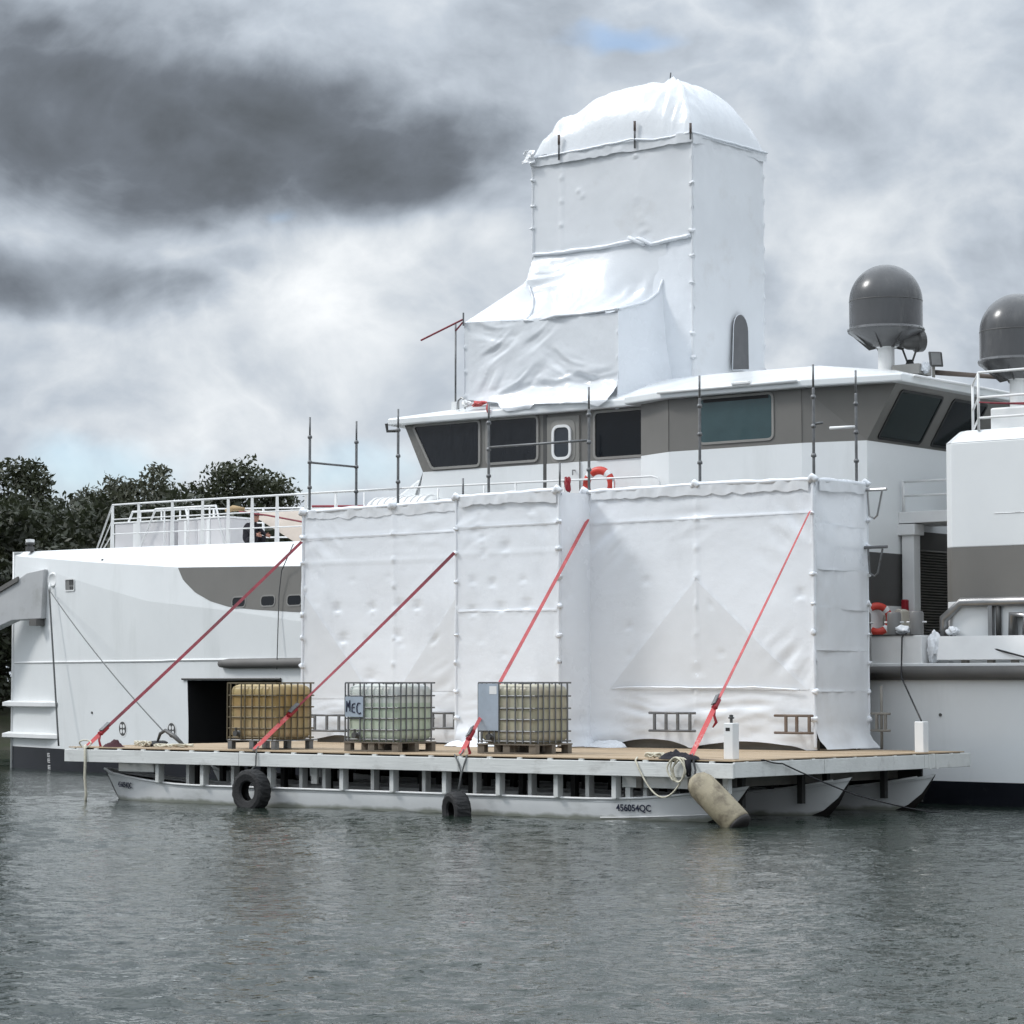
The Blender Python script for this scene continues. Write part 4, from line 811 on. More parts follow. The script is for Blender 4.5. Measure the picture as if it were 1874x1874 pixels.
# bunched hem on the deck
def bunch(par, x0, x1, y, seed, h=.14, dep=.35, m=WRAP, z=DK):
    n, k = int((x1-x0)/.04)+2, 14; P = np.zeros((n, k, 3))
    for i, x in enumerate(np.linspace(x0, x1, n)):
        e_ = math.sin(PI*min(1, max(0, (x-x0)/(x1-x0))))**.5
        for j in range(k):
            t = j/(k-1); P[i, j] = (x+.04*float(vnoise(x*5, t*4, seed)), y-dep*e_*t, z+.004+h*e_*(1-t)**1.3*(1+.8*float(fbm(x*4, t*3, seed)))+.05*e_*max(0, float(fbm(x*5, t*5, seed+2))))
    return MB().grid(P).build('bunched_hem', m, par, smooth=True, fix=False)
bunch(sheet, -6.8, -5.9, 5.45, 61, .12, .4); bunch(sheet, -9.3, -8.0, 4.5, 63, .14, .35)
roll(sheet, [(-6.2, 5.42, 2.00), (-5.3, 5.43, 2.03), (-4.4, 5.44, 2.01), (-3.2, 5.43, 2.02), (-2.3, 5.44, 1.98)], .016, 5, 'hem_roll')
def lump(par, c, sz, seed, m):
    n, k = 12, 8; P = np.zeros((n+1, k, 3))
    for i in range(n+1):
        a = 2*PI*(i % n)/n
        for j in range(k):
            b_ = -PI/2+PI*j/(k-1); d = (math.cos(b_)*math.cos(a), math.cos(b_)*math.sin(a), math.sin(b_)); q = 1+.9*float(fbm(d[0]*1.4+d[2], d[1]*1.4-d[2], seed, 3)); P[i, j] = [c[w]+d[w]*sz[w]*q for w in range(3)]
    return MB().grid(P).build('coupler_bump', m, par, smooth=True, fix=False)
def corner(par, x, y, z0, z1, r=.03, nodez=5.46, seed=0, m=WRAP, ox=0., oy=0.):
    k = max(6, int((z1-z0)/.12)); roll(par, [(x+.012*float(vnoise(z*2., seed, seed)), y+.012*float(vnoise(z*2., seed+3, seed)), z) for z in np.linspace(z0, z1, k)], r, seed, 'folded_corner', m)
    z = nodez; i = 0
    while z > z0+.25:
        rs = np.random.RandomState(seed*31+i); i += 1
        if rs.rand() < .18: z -= .5; continue
        if z < z1-.1: lump(par, (x+rs.uniform(-.015, .015), y-.015, z+rs.uniform(-.04, .04)), (.045+.035*rs.rand(), .045, .028+.028*rs.rand()), seed*7+i, m)
        z -= .5
for cx_, cy_, sd in ((-13.79, 5.49, 1), (-9.13, 4.60, 2), (-6.76, 4.60, 3), (-2.02, 5.49, 4)): corner(sheet, cx_, cy_, DK+.04, 5.5, .034, seed=sd)
corner(sheet, -2.0, 7.22, DK+.04, 5.5, .02, seed=6)
MB().box(-13.6, -2.1, 5.72, 5.76, DK, 1.13).build('toe_board', TIMBG, scaf)
MB().box(-13.6, -2.1, 6.9, 6.94, DK, 4.9).build('inner_hoarding', mat('dark_hoarding', (.04, .035, .03), .8), scaf)

# ---- wrapped tower on the roof
tow = thing('wrapped_tower', 'tall tower on the wheelhouse roof fully wrapped in white shrink film', 'wrapped tower', (-9.8, 11.6, 8))
XL, XR, YF, YB, ZT = -11.79, -7.77, 10.30, 12.90, 13.02
tp_ = dict(nodez=12.55)
panel('film_wall', WRAPT, tow, 'Y', YF, XL, XR, 10.95, ZT, seed=71, poles=(XL, -11.05, XR), dim=[(-10.6, 12.2, -.03, .05), (-10.5, 12.1, -.03, .05), (-9.15, 12.75, -.03, .05)], hem0=0, amp=1.2, edge=(1, 0),
      wrinkle=[(-9.0, 11.4, .12, .5, .018, .25, 30)], **tp_)
zrf = lambda a: 8.10+0*a
panel('film_wall', WRAP, tow, 'Y', YF+.012, -9.6, XR, lambda a: 7.98+.10*(a+7.77)*0, 10.97, zmin=8, seed=72, poles=(XR,), hem0=8.4, amp=1.4, nodez=10.55, edge=(0, 0))
panel('film_wall', WRAPT, tow, 'X', XR, YF, YB, 7.95, ZT, sgn=1, seed=73, poles=(YF, YB), edge=(0, 1), hem0=8.5, amp=1.2, **tp_)
panel('film_wall', WRAPT, tow, 'X', XL, YF, YB, 7.9, ZT, sgn=-1, seed=74, poles=(YF, YB), hem0=0, **tp_)
panel('film_wall', WRAPT, tow, 'Y', YB, XL, XR, 7.95, ZT, sgn=1, seed=75, poles=(XL, XR), hem0=0, **tp_)
roll(tow, [(-11.75, YF-.03, 11.00), (-11.05, YF-.04, 10.98), (-10.0, YF-.05, 10.97), (-9.25, YF-.06, 11.03), (-9.05, YF-.07, 11.06), (-8.75, YF-.05, 10.90), (-7.79, YF-.03, 10.99)], .04, 12, 'taped_seam'); roll(tow, [(-9.3, YF-.06, 11.10), (-8.9, YF-.06, 10.92)], .05, 13, 'taped_seam')
for cx_, cy_, z0_, sd in ((XR, YF, 8.0, 41), (XL, YF, 10.9, 42)): corner(tow, cx_, cy_, z0_, 13.0, .032, 12.55, sd, WRAPT)
# domed canopy
nx, ny = 110, 80; gx = np.linspace(-11.82, -7.73, nx); gy = np.linspace(10.265, 12.94, ny); GX, GY = np.meshgrid(gx, gy, indexing='ij')
xp, yp = -9.15, 11.35
s_ = np.where(GX < xp, (GX-xp)/(xp+11.82), (GX-xp)/(-7.73-xp)); t_ = np.where(GY < yp, (GY-yp)/(yp-10.265), (GY-yp)/(12.94-yp))
Hh = 1.40*np.clip(1-np.abs(s_)**2.9, 0, 1)**.56*np.clip(1-np.abs(t_)**3.0, 0, 1)**.48
# hip fold from the peak to the near corner with crumples beside it
ax_, ay_ = -7.70-xp, 10.22-yp; ll = math.hypot(ax_, ay_); uu = ((GX-xp)*ax_+(GY-yp)*ay_)/ll; vv = ((GX-xp)*ay_*-1+(GY-yp)*ax_)/ll
onh = np.clip(uu/ll, 0, 1)*(uu > 0)
Hh = Hh+.10*np.exp(-(vv/.05)**2)*np.clip(uu*4, 0, 1)*np.clip((ll-uu)*4, 0, 1)
left = np.exp(-((vv+.25)/.25)**2)*onh
Hh = Hh+.34*left*fbm(GX*4, GY*4, 5, 4)+.11*left*(.5-np.abs(3*fbm(uu*4.5, vv*1.5, 14, 3)))
lw = np.exp(-((GX+11.3)/.45)**2)*np.exp(-((GY-10.5)/.5)**2); Hh = Hh+.20*lw*fbm(GX*3.5, GY*3.5, 8, 4)+.06*lw*(.5-np.abs(3*fbm((GX-GY)*1.2, (GX+GY)*5, 12, 2)))
Hh = Hh+(.05*fbm(GX*.8, GY*.8, 3, 2)+.07*(.35-np.abs(2.4*fbm(GX*1.5+GY*.5, GY*1.7-GX*.4, 19, 3))))*np.clip(Hh*1.6, 0, 1)
MB().grid(np.stack([GX, GY, 13.0+Hh+0*GX], -1)).build('canopy', WRAPG, tow, smooth=True, fix=False)
for ax, c, a0, a1, sg, sd in (('Y', 10.25, -11.83, -7.73, -1, 81), ('X', -7.72, 10.26, 12.95, 1, 82)):
    panel('canopy_valance', WRAPT, tow, ax, c, a0, a1, lambda a, sd=sd: 12.86+.05*vnoise(a*2.3, a*0, sd)+.03*vnoise(a*7, a*0, sd), 13.06, zmin=12.8, sgn=sg, seed=sd, edge=(0, 0), res=.04, hem0=0, amp=1.)
roll(tow, [(-11.82, 10.24, 13.02), (-10.5, 10.23, 13.04), (-9.2, 10.22, 13.09), (-8.6, 10.23, 13.01), (-7.73, 10.24, 13.05), (-7.71, 12.95, 13.06)], .022, 15, 'taped_seam')
# loose flaps at the canopy corners
for (x, y, w, hgt, sd) in ((-11.82, 10.20, .30, .30, 91),):
    n = 14; P = np.zeros((n, n, 3))
    for i in range(n):
        for j in range(n):
            a, b_ = i/(n-1)-.5, j/(n-1); P[i, j] = (x+a*w+.05*float(fbm(a*6, b_*4, sd)), y-.10*math.cos(a*3)*(1-b_)-.06*float(fbm(a*7, b_*5, sd+1)), 12.92+hgt*b_*(1-.5*a*a)+.03*float(fbm(a*5, 0, sd)))
    MB().grid(P).build('loose_flap', WRAPT, tow, smooth=True, fix=False)
for x, y, z in ((-11.05, 10.22, 13.42), (-9.12, 10.22, 13.45), (-7.74, 10.20, 13.22)):
    p_ = MB().tube([(x, y, 12.9), (x, y, z)], .020, 8).build('pole_stub', STEEL, tow, smooth=True); MB().tube([(x, y, z-.2), (x, y, z+.005)], .026, 8).build('stub_cap', mat('brown_tape', (.10, .075, .065), .7) if 'brown_tape' not in bpy.data.materials else bpy.data.materials['brown_tape'], p_, smooth=True)
MB().tube([(xp+.2, yp-.15, 14.2), (xp+.24, yp-.15, 14.60)], .014, 6).build('peak_rod', STEEL, tow)
# skirt sloping out over the front box
nu, nv = 84, 44; P = np.zeros((nu+1, nv+1, 3))
for j in range(nv+1):
    t = j/nv; xl = -11.79+.76*t**1.6; xr = -8.40-.27*t**1.3
    A = np.linspace(xl, xr, nu+1); g_ = np.clip((A+9.9)/1.4, 0, 1); g_ = g_*g_*(3-2*g_); prof = 1.25*(t**(2.3+4.2*g_)); z = 10.98-1.55*t**.82; prof = prof+.10*math.sin(PI*min(1, t*1.6))*(1-g_)*(t < .625)
    w = .085*np.clip((t-.35)/.5, 0, 1)*(.9-np.abs(4*fbm(A*2.4+t*1.3*np.sign(A+9.9), t*.8+A*0, 7, 3)))*np.clip(1-abs(t-.75)*1.6, 0, 1)+.05*fbm(A*1.6, t*3+A*0, 9, 3)*t
    fold = .05*np.exp(-((A+11.5)/.55)**2)*(.8-np.abs(3.5*fbm(A*.9, t*11+A*.6, 33, 3)))*np.clip(1-t*1.9, 0, 1)*np.clip(t*8, 0, 1)
    bulge = .10*np.exp(-((A+11.6)/.4)**2)*np.exp(-((t-.25)/.15)**2)
    P[:, j] = np.stack([A-bulge*.6, 10.3-prof-w-fold-bulge, z+.4*w+0*A], -1)
MB().grid(P).build('sloping_skirt', WRAPG, tow, smooth=True, fix=False)
roll(tow, [tuple(P[0, k]+np.array([0, -.02, .0])) for k in (16, 24, 32, 40, 44)]+[tuple(P[k, 44]+np.array([0, -.02, 0])) for k in (10, 30, 50, 70, 84)], .028, 17, 'taped_seam', WRAPG)
roll(tow, [tuple(P[84, k]) for k in (44, 36, 28, 20)], .03, 18, 'taped_seam')
# box below the skirt: front, right, left and its shoulder
def boxtop(a): return np.interp(a, [-12.62, -11.03, -8.66], [9.52, 9.46, 9.38])
wk = [(-11.7, 8.9, .5, .25, .03, .5, 30), (-10.0, 8.45, .7, .25, .030, -.5, 26), (-10.6, 9.1, .6, .2, .02, .6, 32), (-12.0, 8.3, .3, .5, .018, 1.1, 36), (-10.2, 8.0, 1.5, .22, .055, .06, 22), (-9.3, 8.05, .8, .2, .05, -.15, 26), (-11.2, 8.05, .7, .25, .04, .5, 28), (-11.9, 9.25, .6, .2, .02, -.2, 28)]
aa = np.linspace(-12.62, -8.66, 96); bt = np.interp(aa, [-12.62, -11.6, -11.2, -10.6, -10.5, -9.2, -8.9, -8.66], [7.93, 7.78, 7.56, 7.58, 7.66, 7.60, 7.50, 7.62])
t = np.linspace(0, 1, 60)[None, :]; Z = bt[:, None]*(1-t)+boxtop(aa)[:, None]*t; A = np.repeat(aa[:, None], 60, 1)
d = wr_disp(A, Z, 95, (-12.62, -8.66), 7.5, 9.5, wrinkle=wk, hem0=0, nodez=9.0)+np.interp(A, [-12.4, -11.4, -8.7], [.0, 1., 1.])*(.38*np.clip((8.1-Z)/.45, 0, 1)**1.6+.06*np.clip((8.3-Z)/.5, 0, 1)*fbm(A*1.5, Z*5, 4, 3))
MB().grid(np.stack([A, 9.05-d, Z], -1)).build('film_apron', WRAPG, tow, smooth=True, fix=False)
n = 20; Q = np.zeros((nv+1, n, 3))
for j in range(nv+1):
    top_ = P[84, j]
    for k in range(n): q = k/(n-1); Q[j, k] = (top_[0]*(1-q)+(-8.68+.45*(top_[1]-9.05)/1.25)*q+.02*float(fbm(top_[1]*2, q*2, 6)), top_[1], top_[2]*(1-q)+7.62*q)
MB().grid(Q).build('film_wall', WRAP, tow, smooth=True, fix=False)
n = 26; Q = np.zeros((n, n, 3)); T0 = np.array([-11.79, 10.28, 10.52]); TL = np.array([-12.62, 9.05, 9.52])
for i in range(n):
    for k in range(n):
        a, b_ = i/(n-1), k/(n-1); e0 = TL*(1-a)+T0*a; j = int(round(nv*(1-a*.82))); e1 = P[0, j]; p = e0*(1-b_)+e1*b_; Q[i, k] = p+np.array([-.02, -.03, .02])*math.sin(PI*a)*math.sin(PI*b_)+.02*float(fbm(a*3, b_*3, 8))*math.sin(PI*b_)
MB().grid(Q).build('sloping_skirt', WRAPG, tow, smooth=True, fix=False)
MB().poly((-12.62, 9.05, 7.9), (-12.62, 9.05, 9.52), (-12.62, 12.9, 9.52), (-12.62, 12.9, 7.9)).build('film_wall', WRAPT, tow, fix=False)
MB().poly((-12.62, 9.05, 9.52), (-11.79, 10.28, 10.52), (-11.79, 12.9, 10.52), (-12.62, 12.9, 9.52)).build('film_wall', WRAPT, tow, fix=False)
# arched zip flap on the tower's side
arch = [(11.60, 8.42), (12.20, 8.48)]+[(11.91+.27*math.cos(a), 9.25+.33*math.sin(a)) for a in np.linspace(0, PI, 12)]
MB().prism(arch, lambda a, b_, c: (c, a, b_), XR+.05, XR+.075).build('arched_flap', mat('grey_mesh_flap', (.13, .13, .135), .7, var=.2, vs_=3), tow)
fr_ = [(XR+.07, a, b_) for a, b_ in arch]; roll(tow, [fr_[2]]+fr_[3:]+[fr_[0], fr_[1], fr_[2]], .007, 19, 'taped_seam')
MB().tube([(-8.66, 8.95, 7.60), (-8.62, 8.9, 7.52), (-8.58, 8.95, 7.36)], [.06, .07, .01], 8).build('loose_flap', WRAP, tow, smooth=True)
#==BARGE==
# ---------------------------------------------------------------- work barge
barge = thing('work_barge', 'white timber work barge on three pontoon hulls moored alongside the ship', 'barge', (-7.2, 3.5, 0))
# plywood sheets
pm = {}
for i in range(6):
    for j in range(6):
        x0, y0 = -14.46+i*2.41, -.0+j*1.16; w, h = 2.402, 1.152
        key = (round(w, 2), round(h, 2))
        if key not in pm:
            pm[key] = MB().box(0, w, 0, h, -.018, 0).mesh('plywood_sheet')
        o = link('plywood_sheet', pm[key], PLY, barge); o.location = (x0, y0+.01, DK+.0015*((i*3+j*5) % 3))
MB().box(-14.4, -.05, .35, 6.9, DK-.045, DK-.02).build('sub_deck', SHADET, barge)
# fascia boards
FT, FB = .905, .682
fx = [-14.52, -10.12, -5.25, .0]
for a, b_ in zip(fx[:-1], fx[1:]): MB().box(a+.004, b_-.004, -.045, .0, FB, FT).build('fascia_board', TIMBER, barge, bevel=.008)
fyv = [.0, 2.5, 5.6, 7.15]
for k, (a, b_) in enumerate(zip(fyv[:-1], fyv[1:])): MB().box(-.045+.004*k, .004*k, a+.004, b_-.004, FB+.01, FT+.015).build('fascia_board', TIMBER, barge, bevel=.008)
for y in (5.72, 5.95): MB().box(.009, .03, y, y+.07, FB, FT+.02).build('fascia_cleat', TIMBER, barge)
MB().box(-14.52, -14.47, .0, 7.0, FB, FT).build('fascia_board', TIMBER, barge, bevel=.008)
for k in range(24):
    x = -14.35+k*.605; MB().box(x, x+.07, -.035, .03, FT+.001, DK-.018).build('spacer_block', TIMBER, barge)
for k in range(11):
    y = .3+k*.62; MB().box(-.04, -.01, y, y+.08, FT+.016, DK-.018).build('spacer_block', TIMBER, barge)
# joists added below deck, coloured dark, to deepen the shade there
for k in range(25): MB().box(-14.35+k*.59, -14.28+k*.59, .12, 6.9, FB+.05, DK-.046).build('shade_joist', SHADET, barge)
# hulls
def pont(Yc, half, X0, X1, tipL, tipR, mk=False):
    n = 60; xs = np.linspace(0, 1, n); X = X0+(X1-X0)*xs
    dl = (X-X0); dr_ = (X1-X)
    wl = np.clip(dl/2.3, 0, 1)**.55*np.clip(dr_/2.3, 0, 1)**.55; w = half*wl+.012
    g = .315+(tipL-.315)*np.clip(1-dl/3.2, 0, 1)**2+(tipR-.315)*np.clip(1-dr_/2.6, 0, 1)**2
    st = 1.05   # raked stems
    kz = np.maximum(-.05+(g+.05)*np.clip(1-dr_/st, 0, 1)**2.3, -.05+(g+.05)*np.clip(1-dl/.55, 0, 1)**1.1)
    Pn = np.stack([X, Yc-w, g], -1); cw = .86*np.clip(dr_/1.3, .03, 1)*np.clip(dl/1.0, .03, 1); Pc = np.stack([X, Yc-w*cw, kz], -1); Pm = (Pn*.5+Pc*.5); Pm[:, 1] -= .02*wl
    mb = MB()
    for sgn in (1, -1):
        S = np.stack([Pn, Pm, Pc], 1)
        if sgn < 0: S = S.copy(); S[..., 1] = 2*Yc-S[..., 1]
        mb.grid(S)
    h = mb.build('pontoon_hull', PONT, barge, smooth=True, fix=False)
    B = np.stack([np.stack([X, Yc-w*cw, kz-.002], -1), np.stack([X, Yc+0*w, np.minimum(kz-.02, kz-.35*wl)], -1), np.stack([X, Yc+w*cw, kz-.002], -1)], 1)
    MB().grid(B).build('hull_bottom', ANTIF, h, smooth=True, fix=False)
    D_ = np.stack([Pn-np.array([0, 0, .05]), np.stack([X, 2*Yc-Pn[:, 1], g-.05], -1)], 1); MB().grid(D_).build('hull_deck', SHADET, h, fix=False)
    for sgn in (1, -1):
        pts = [(x, Yc-sgn*(ww+.008), gg) for x, ww, gg in zip(X[::2], w[::2], g[::2])]; MB().tube(pts, .022, 6).build('gunwale', WHITE2, h, smooth=True)
    if mk:
        pts = [(x, Yc-(ww*(.5*c_+.5)+.02), zz) for x, ww, c_, zz in zip(X, w, cw, np.maximum(kz+.012, .03+.12*np.clip(1-dr_/2.4, 0, 1)**1.3)) if x > X1-2.6 and x < X1-.45]; MB().tube(pts, .010, 5).build('spray_rail', WHITE2, h, smooth=True)
    return h
def waterline_stain(m, z1=.10, colr=(.16, .17, .11)):
    t = m.node_tree; N = t.nodes; b = N['Principled BSDF']; src = b.inputs['Base Color'].links[0].from_socket
    tcn = N.new('ShaderNodeTexCoord'); sp = N.new('ShaderNodeSeparateXYZ'); t.links.new(tcn.outputs['Object'], sp.inputs[0]); nz = N.new('ShaderNodeTexNoise'); nz.inputs['Scale'].default_value = 3.; nz.inputs['Detail'].default_value = 6; t.links.new(tcn.outputs['Object'], nz.inputs['Vector'])
    ma = N.new('ShaderNodeMath'); ma.operation = 'MULTIPLY_ADD'; t.links.new(nz.outputs['Fac'], ma.inputs[0]); ma.inputs[1].default_value = -.16; t.links.new(sp.outputs[2], ma.inputs[2])
    mr = N.new('ShaderNodeMapRange'); t.links.new(ma.outputs[0], mr.inputs[0]); mr.inputs[1].default_value = z1-.10; mr.inputs[2].default_value = z1-.16; mr.inputs[4].default_value = .75
    mx = N.new('ShaderNodeMix'); mx.data_type = 'RGBA'; t.links.new(mr.outputs[0], mx.inputs[0]); t.links.new(src, mx.inputs[6]); mx.inputs[7].default_value = (*colr, 1); t.links.new(mx.outputs[2], b.inputs['Base Color'])
waterline_stain(PONT)
h1 = pont(.72, .55, -14.25, -.22, .54, .55, True); pont(3.28, .55, -14.1, .02, .55, .62); pont(5.85, .55, -14.1, .06, .55, .60)
# posts between hull and deck
for k, x in enumerate((-12.23, -11.69, -11.12, -10.59, -9.51, -8.98, -8.45, -7.86, -7.365, -6.756, -6.25, -5.638, -5.18, -4.533, -4.06, -3.378, -2.93, -2.261, -1.83)):
    big = k % 2 == 1 if k > 5 else k % 2 == 0
    y0 = .075 if big else .30; zg_ = .32+.22*max(0., 1-(x+14.25)/3.2)**2+.22*max(0., 1-(-.22-x)/2.6)**2
    MB().box(x-.05, x+.035 if big else x+.025, y0, y0+.14, zg_ if big else .25, FB+.06).build('deck_post', TIMBER, barge, bevel=.005)
for x in np.arange(-13.4, -.6, 1.06):
    for y in (1.15, 2.85, 3.6, 5.4): MB().box(x-.045, x+.045, y, y+.10, .2, FB+.06).build('deck_post', SHADET, barge)  # inner posts coloured dark to paint the gloom between the hulls
MB().prism([(0, 0), (.14, 0), (.0, -.16)], lambda a, b_, c: (-11.17-a, c, FB+b_), .30, .34).build('knee_brace', TIMBER, barge)
MB().box(-2.20, -.98, .20, .24, FB-.18, FB+.0).build('side_board', TIMBER, barge, bevel=.005); MB().box(-2.15, -2.06, .215, .30, .28, FB-.18).build('deck_post', TIMBER, barge)
MB().box(-13.35, -12.45, .20, .24, FB-.16, FB).build('side_board', TIMBER, barge, bevel=.005); MB().box(-8.75, -8.62, .30, .34, FB-.28, FB+.02).build('side_board', TIMBER, barge)
for x in (-.95, -1.9): MB().box(x, x+.1, .15, 6.8, .50, FB+.04).build('cross_bearer', TIMBG, barge)
MB().box(-.30, -.20, .12, .22, .45, FB+.02).build('deck_post', TIMBER, barge)
MB().box(-14.3, -.4, 6.2, 6.25, .12, FB).build('back_board', SHADET, barge)
# white corner posts
def cpost(x, y, h, bolt):
    p = MB().box(x-.085, x+.085, y-.085, y+.085, DK, DK+h).build('mooring_post', WHITE2, barge, bevel=.012)
    if bolt:
        MB().lathe([(.022, 0), (.022, .06), (.045, .065), (.045, .085), (.03, .09), (.03, .12), (0, .125)], (x, y, DK+h), 10).build('eye_bolt', DGREY, p); MB().box(x-.045, x+.03, y-.088, y-.084, DK+h-.12, DK+h-.07).build('black_plate', BLACK, p)
cpost(-.36, .45, .545, True); cpost(-.22, 5.9, .51, False)
# registration number on the near hull
def text(name, s, size, par, m, loc, rot, ext=.002, bold=.0, sx=1.):
    cu = bpy.data.curves.new(name, 'FONT'); cu.body = s; cu.size = size; cu.extrude = ext; cu.align_x = 'CENTER'; cu.align_y = 'CENTER'; cu.offset = bold
    o = bpy.data.objects.new(name+'_src', cu); COL.objects.link(o); dg = bpy.context.evaluated_depsgraph_get(); dg.update()
    me = bpy.data.meshes.new_from_object(o.evaluated_get(dg)); bpy.data.objects.remove(o); bpy.data.curves.remove(cu)
    me.materials.clear(); t = link(name, me, m, par); t.matrix_parent_inverse = Matrix.Translation(parent_mat(par).translation).inverted(); t.location = loc; t.rotation_euler = rot; t.scale = (sx, 1, 1); return t
text('registration_number', '456054QC', .145, h1, INK, (-2.00, .222, .185), (PI/2+.17, 0, .137), bold=.003, sx=.92)
text('registration_number', '456054QC', .135, h1, INK, (-13.35, .355, .27), (PI/2+.1, .03, -.2), bold=.003, sx=.75)

# ---------------------------------------------------------------- liquid totes
def bottle_mat(name, c_top, c_liq, c_low, level):
    m = bpy.data.materials.new(name); m.use_nodes = True; t = m.node_tree; N = t.nodes; b = N['Principled BSDF']; tcn = N.new('ShaderNodeTexCoord'); sp = N.new('ShaderNodeSeparateXYZ'); t.links.new(tcn.outputs['Object'], sp.inputs[0])
    r = N.new('ShaderNodeValToRGB'); mr = N.new('ShaderNodeMapRange'); mr.inputs[1].default_value = .15; mr.inputs[2].default_value = 1.15; t.links.new(sp.outputs[2], mr.inputs[0])
    nz = N.new('ShaderNodeTexNoise'); nz.inputs['Scale'].default_value = 2.5; nz.inputs['Detail'].default_value = 5; t.links.new(tcn.outputs['Object'], nz.inputs['Vector'])
    ad = N.new('ShaderNodeMath'); ad.operation = 'MULTIPLY_ADD'; t.links.new(nz.outputs['Fac'], ad.inputs[0]); ad.inputs[1].default_value = .02; t.links.new(mr.outputs[0], ad.inputs[2]); t.links.new(ad.outputs[0], r.inputs[0])
    e = r.color_ramp.elements; e[0].position = .02; e[0].color = (*c_low, 1); e[1].position = level+.02; e[1].color = (*c_top, 1); q = e.new(level); q.color = (*c_liq, 1); q = e.new(level*.6); q.color = (*[.5*(a+b_) for a, b_ in zip(c_liq, c_low)], 1)
    n2 = N.new('ShaderNodeTexNoise'); n2.inputs['Scale'].default_value = 4; n2.inputs['Detail'].default_value = 6; t.links.new(tcn.outputs['Object'], n2.inputs['Vector'])
    mx = N.new('ShaderNodeMix'); mx.data_type = 'RGBA'; mx.blend_type = 'MULTIPLY'; mx.inputs[0].default_value = .45; t.links.new(r.outputs[0], mx.inputs[6]); t.links.new(n2.outputs['Color'], mx.inputs[7])
    m2 = N.new('ShaderNodeMix'); m2.data_type = 'RGBA'; m2.inputs[0].default_value = .6; t.links.new(mx.outputs[2], m2.inputs[6]); t.links.new(r.outputs[0], m2.inputs[7])
    t.links.new(m2.outputs[2], b.inputs['Base Color']); b.inputs['Roughness'].default_value = .38
    tr = N.new('ShaderNodeBsdfTranslucent'); t.links.new(r.outputs[0], tr.inputs[0]); ms = N.new('ShaderNodeMixShader'); ms.inputs[0].default_value = .25; t.links.new(b.outputs[0], ms.inputs[1]); t.links.new(tr.outputs[0], ms.inputs[2]); t.links.new(ms.outputs[0], N['Material Output'].inputs[0])
    return m
_tm = {}
